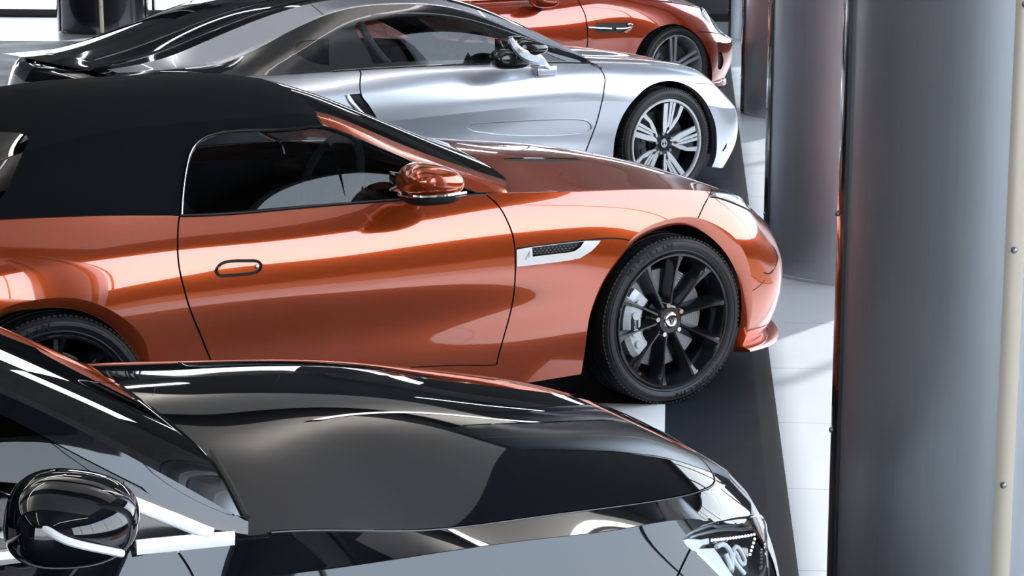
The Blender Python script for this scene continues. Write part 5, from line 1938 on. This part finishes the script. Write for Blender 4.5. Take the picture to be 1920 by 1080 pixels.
    # ---- greenhouse
    gh = [
        [(-3.5, .66, 1.03), (-3.48, .58, 1.045), (-3.45, .48, 1.06), (-3.45, .25, 1.07), (-3.45, 0, 1.075)],
        [(-3.0, .765, 1.0), (-2.98, .70, 1.12), (-2.95, .57, 1.21), (-2.92, .3, 1.25), (-2.9, 0, 1.26)],
        [(-2.5, .775, .99), (-2.5, .71, 1.17), (-2.48, .585, 1.345), (-2.45, .3, 1.385), (-2.43, 0, 1.395)],
        [(-1.9, .777, .975), (-1.9, .715, 1.19), (-1.9, .595, 1.395), (-1.88, .3, 1.42), (-1.86, 0, 1.43)],
        [(-1.4, .775, .962), (-1.4, .72, 1.18), (-1.4, .61, 1.365), (-1.4, .31, 1.395), (-1.38, 0, 1.398)],
        [(-1.1, .773, .955), (-1.1, .735, 1.11), (-1.12, .665, 1.262), (-1.10, .34, 1.290), (-1.09, 0, 1.295)],
        [(-.87, .766, .945), (-.868, .75, 1.03), (-.868, .706, 1.106), (-.845, .37, 1.160), (-.835, 0, 1.172)],
        [(-.655, .745, .925), (-.652, .742, .938), (-.648, .733, .953), (-.61, .39, 1.022), (-.595, 0, 1.042)],
    ]
    G = Surf(gh, creases=(2,))
    I = G.idx
    gon = lambda pts, **k: car.on(G, pts, **k)
    ws = resample(np.array([I(4.1, 2.12), I(5, 2.14), I(6, 2.16), I(6.55, 2.2), I(6.85, 2.32), I(6.97, 2.55), I(7, 2.9), I(7, 4), I(4.1, 4)]), .02)
    win = resample(np.array([I(1.3, .12), I(6.0, .14), I(6.55, .3), I(6.0, 1.35), I(5.0, 1.7), I(4, 1.78), I(3, 1.8), I(2, 1.75), I(1.4, 1.5)]), .015)
    sail = resample(np.array([I(5.75, .16), I(6.62, .25), I(6.05, 1.25), I(5.85, 1.35)]), .01)
    gout = build_skin(car, G, [
        ('mirror_sail', sail, TRIM, dict(off=.0, nofar=True)),
        ('side_window', win, GLSD, dict(off=-.003)),
        ('windscreen', ws, GLSD, dict(both=True, off=-.001)),
        ('windscreen_pillar', resample(np.array([I(4, 1.7), I(7, 0), I(7, 2.2), I(4, 2.15)]), .02), BLACKP, {}),
    ], ('roof', BLACKP, dict(both=True)), ds=.03, dt=.022, shell=far)
    # bright window surround: along the pillar and along the waist, meeting at the front corner

    def flat_strip(nm, curve, wdt, mat, parent, tilt=0.0):
        P, N, Ps, Pt = G.ev(curve[:, 0], curve[:, 1])
        Tn = np.gradient(P, axis=0)
        Tn /= np.linalg.norm(Tn, axis=1)[:, None]
        Bn = np.cross(N, Tn)
        bm = bmesh.new()
        rings = []
        for i in range(len(P)):
            o_, b_ = N[i], Bn[i]
            rings.append([Vector(P[i] + b_ * wdt * q + o_ * h) for (q, h) in ((-1, -.002), (-1, .004), (-.6, .007), (.6, .007), (1, .004), (1, -.002))])
        add_loft(bm, rings)
        return bm_obj(nm, bm, mat, parent, angle=30)
    bar1 = gon([(216, 931), (250, 944), (300, 964), (350, 984), (396, 1002)], step=.01)
    flat_strip('pillar_bar', bar1, .0135, BRIGHT, gout['mirror_sail'])
    bar2 = gon([(252, 1046), (300, 1041), (360, 1034), (420, 1026), (438, 1023)], step=.01)
    flat_strip('waist_bar', bar2, .0170, BRIGHT, gout['mirror_sail'])
    bar3 = cr(np.array([I(u, .10) for u in (1.4, 2.5, 3.5, 4.5, 5.5, 5.75)]), .02)
    flat_strip('waist_bar', bar3, .0120, BRIGHT, gout['side_window'])
    # cowl, wipers, scuttle
    bm = bmesh.new()
    C = curve3(G, cr(np.array([I(7, v) for v in (2.05, 2.5, 3, 3.5, 4)]), .02), .0)
    C2 = C * np.array([1, -1, 1])
    add_tube(bm, np.vstack([C, C2[::-1][1:]]), .009, 8)
    bm_obj('cowl_seal', bm, MATTE, car.root)
    # mirror
    c = car.L(135, 972, 1.02)
    mr = blob('door_mirror', BLACKP, car.root, (c.x, c.y, c.z), ((.115, -.03, -.012), (.04, .125, .0), (.015, 0, .083)), 2.5, 44, 26,
              fn=lambda q: Vector((q.x, q.y, q.z * (.92 - .12 * q.x))))
    bm = bmesh.new()
    e0, e1, e2, e3 = (car.L(*p, y=v) for p, v in (((84, 990), 1.12), ((120, 1012), 1.155), ((180, 1028), 1.16), ((229, 1038), 1.14)))
    add_tube(bm, cr([tuple(e0), tuple(e1), tuple(e2), tuple(e3)], .008), .0072, 8)
    bm_obj('turn_signal', bm, WHITEP, mr)
    bm = bmesh.new()
    add_tube(bm, [(c.x + .04, c.y + .10, c.z - .04), (c.x + .09, -.78, c.z - .10)], [.04, .045], 10)
    bm_obj('mirror_arm', bm, BLACKP, mr)
    bm = bmesh.new()
    M = Matrix.Translation((c.x - .090, c.y + .03, c.z + .0)) @ Matrix.Rotation(.3, 4, 'Z')
    add_box(bm, (-.003, -.075, -.045), (.003, .075, .045), .002, M=M)
    bm_obj('mirror_glass', bm, CHROME, mr)
    interior(car, -2.9, -.85, .70, .3, .95, -1.2)
    seat(car, -1.75, .38, .38)
    seat(car, -1.75, -.38, .38)
    steering_wheel(car, -1.15, .38, .90)
    fw = make_wheel(car, 0.0, .905, .36, .36, .27, .24, 'five_twin', 'front_wheel')
    rw = copy_tree(fw)
    rw.name = 'rear_wheel'
    rw.location.x = -2.95
    mirror_wheel(car, fw)
    mirror_wheel(car, rw)
    underbody(car, -3.3, .30, .72)
    far_shell(car, far)


black_car()

# ------------------------------------------------------------------ small things on the platform
paper = bmesh.new()
add_box(paper, (-.15, -.21, 0), (.15, .21, .004), .001)
po = bm_obj('paper_sheet', paper, pmat('white_card', (.75, .75, .76), .7))
po.location = (0.452, 8.735, 0.001)
po.rotation_euler = (0, 0, math.radians(-4))
tag(po, 'white card lying on the black platform below the orange convertible', 'paper')
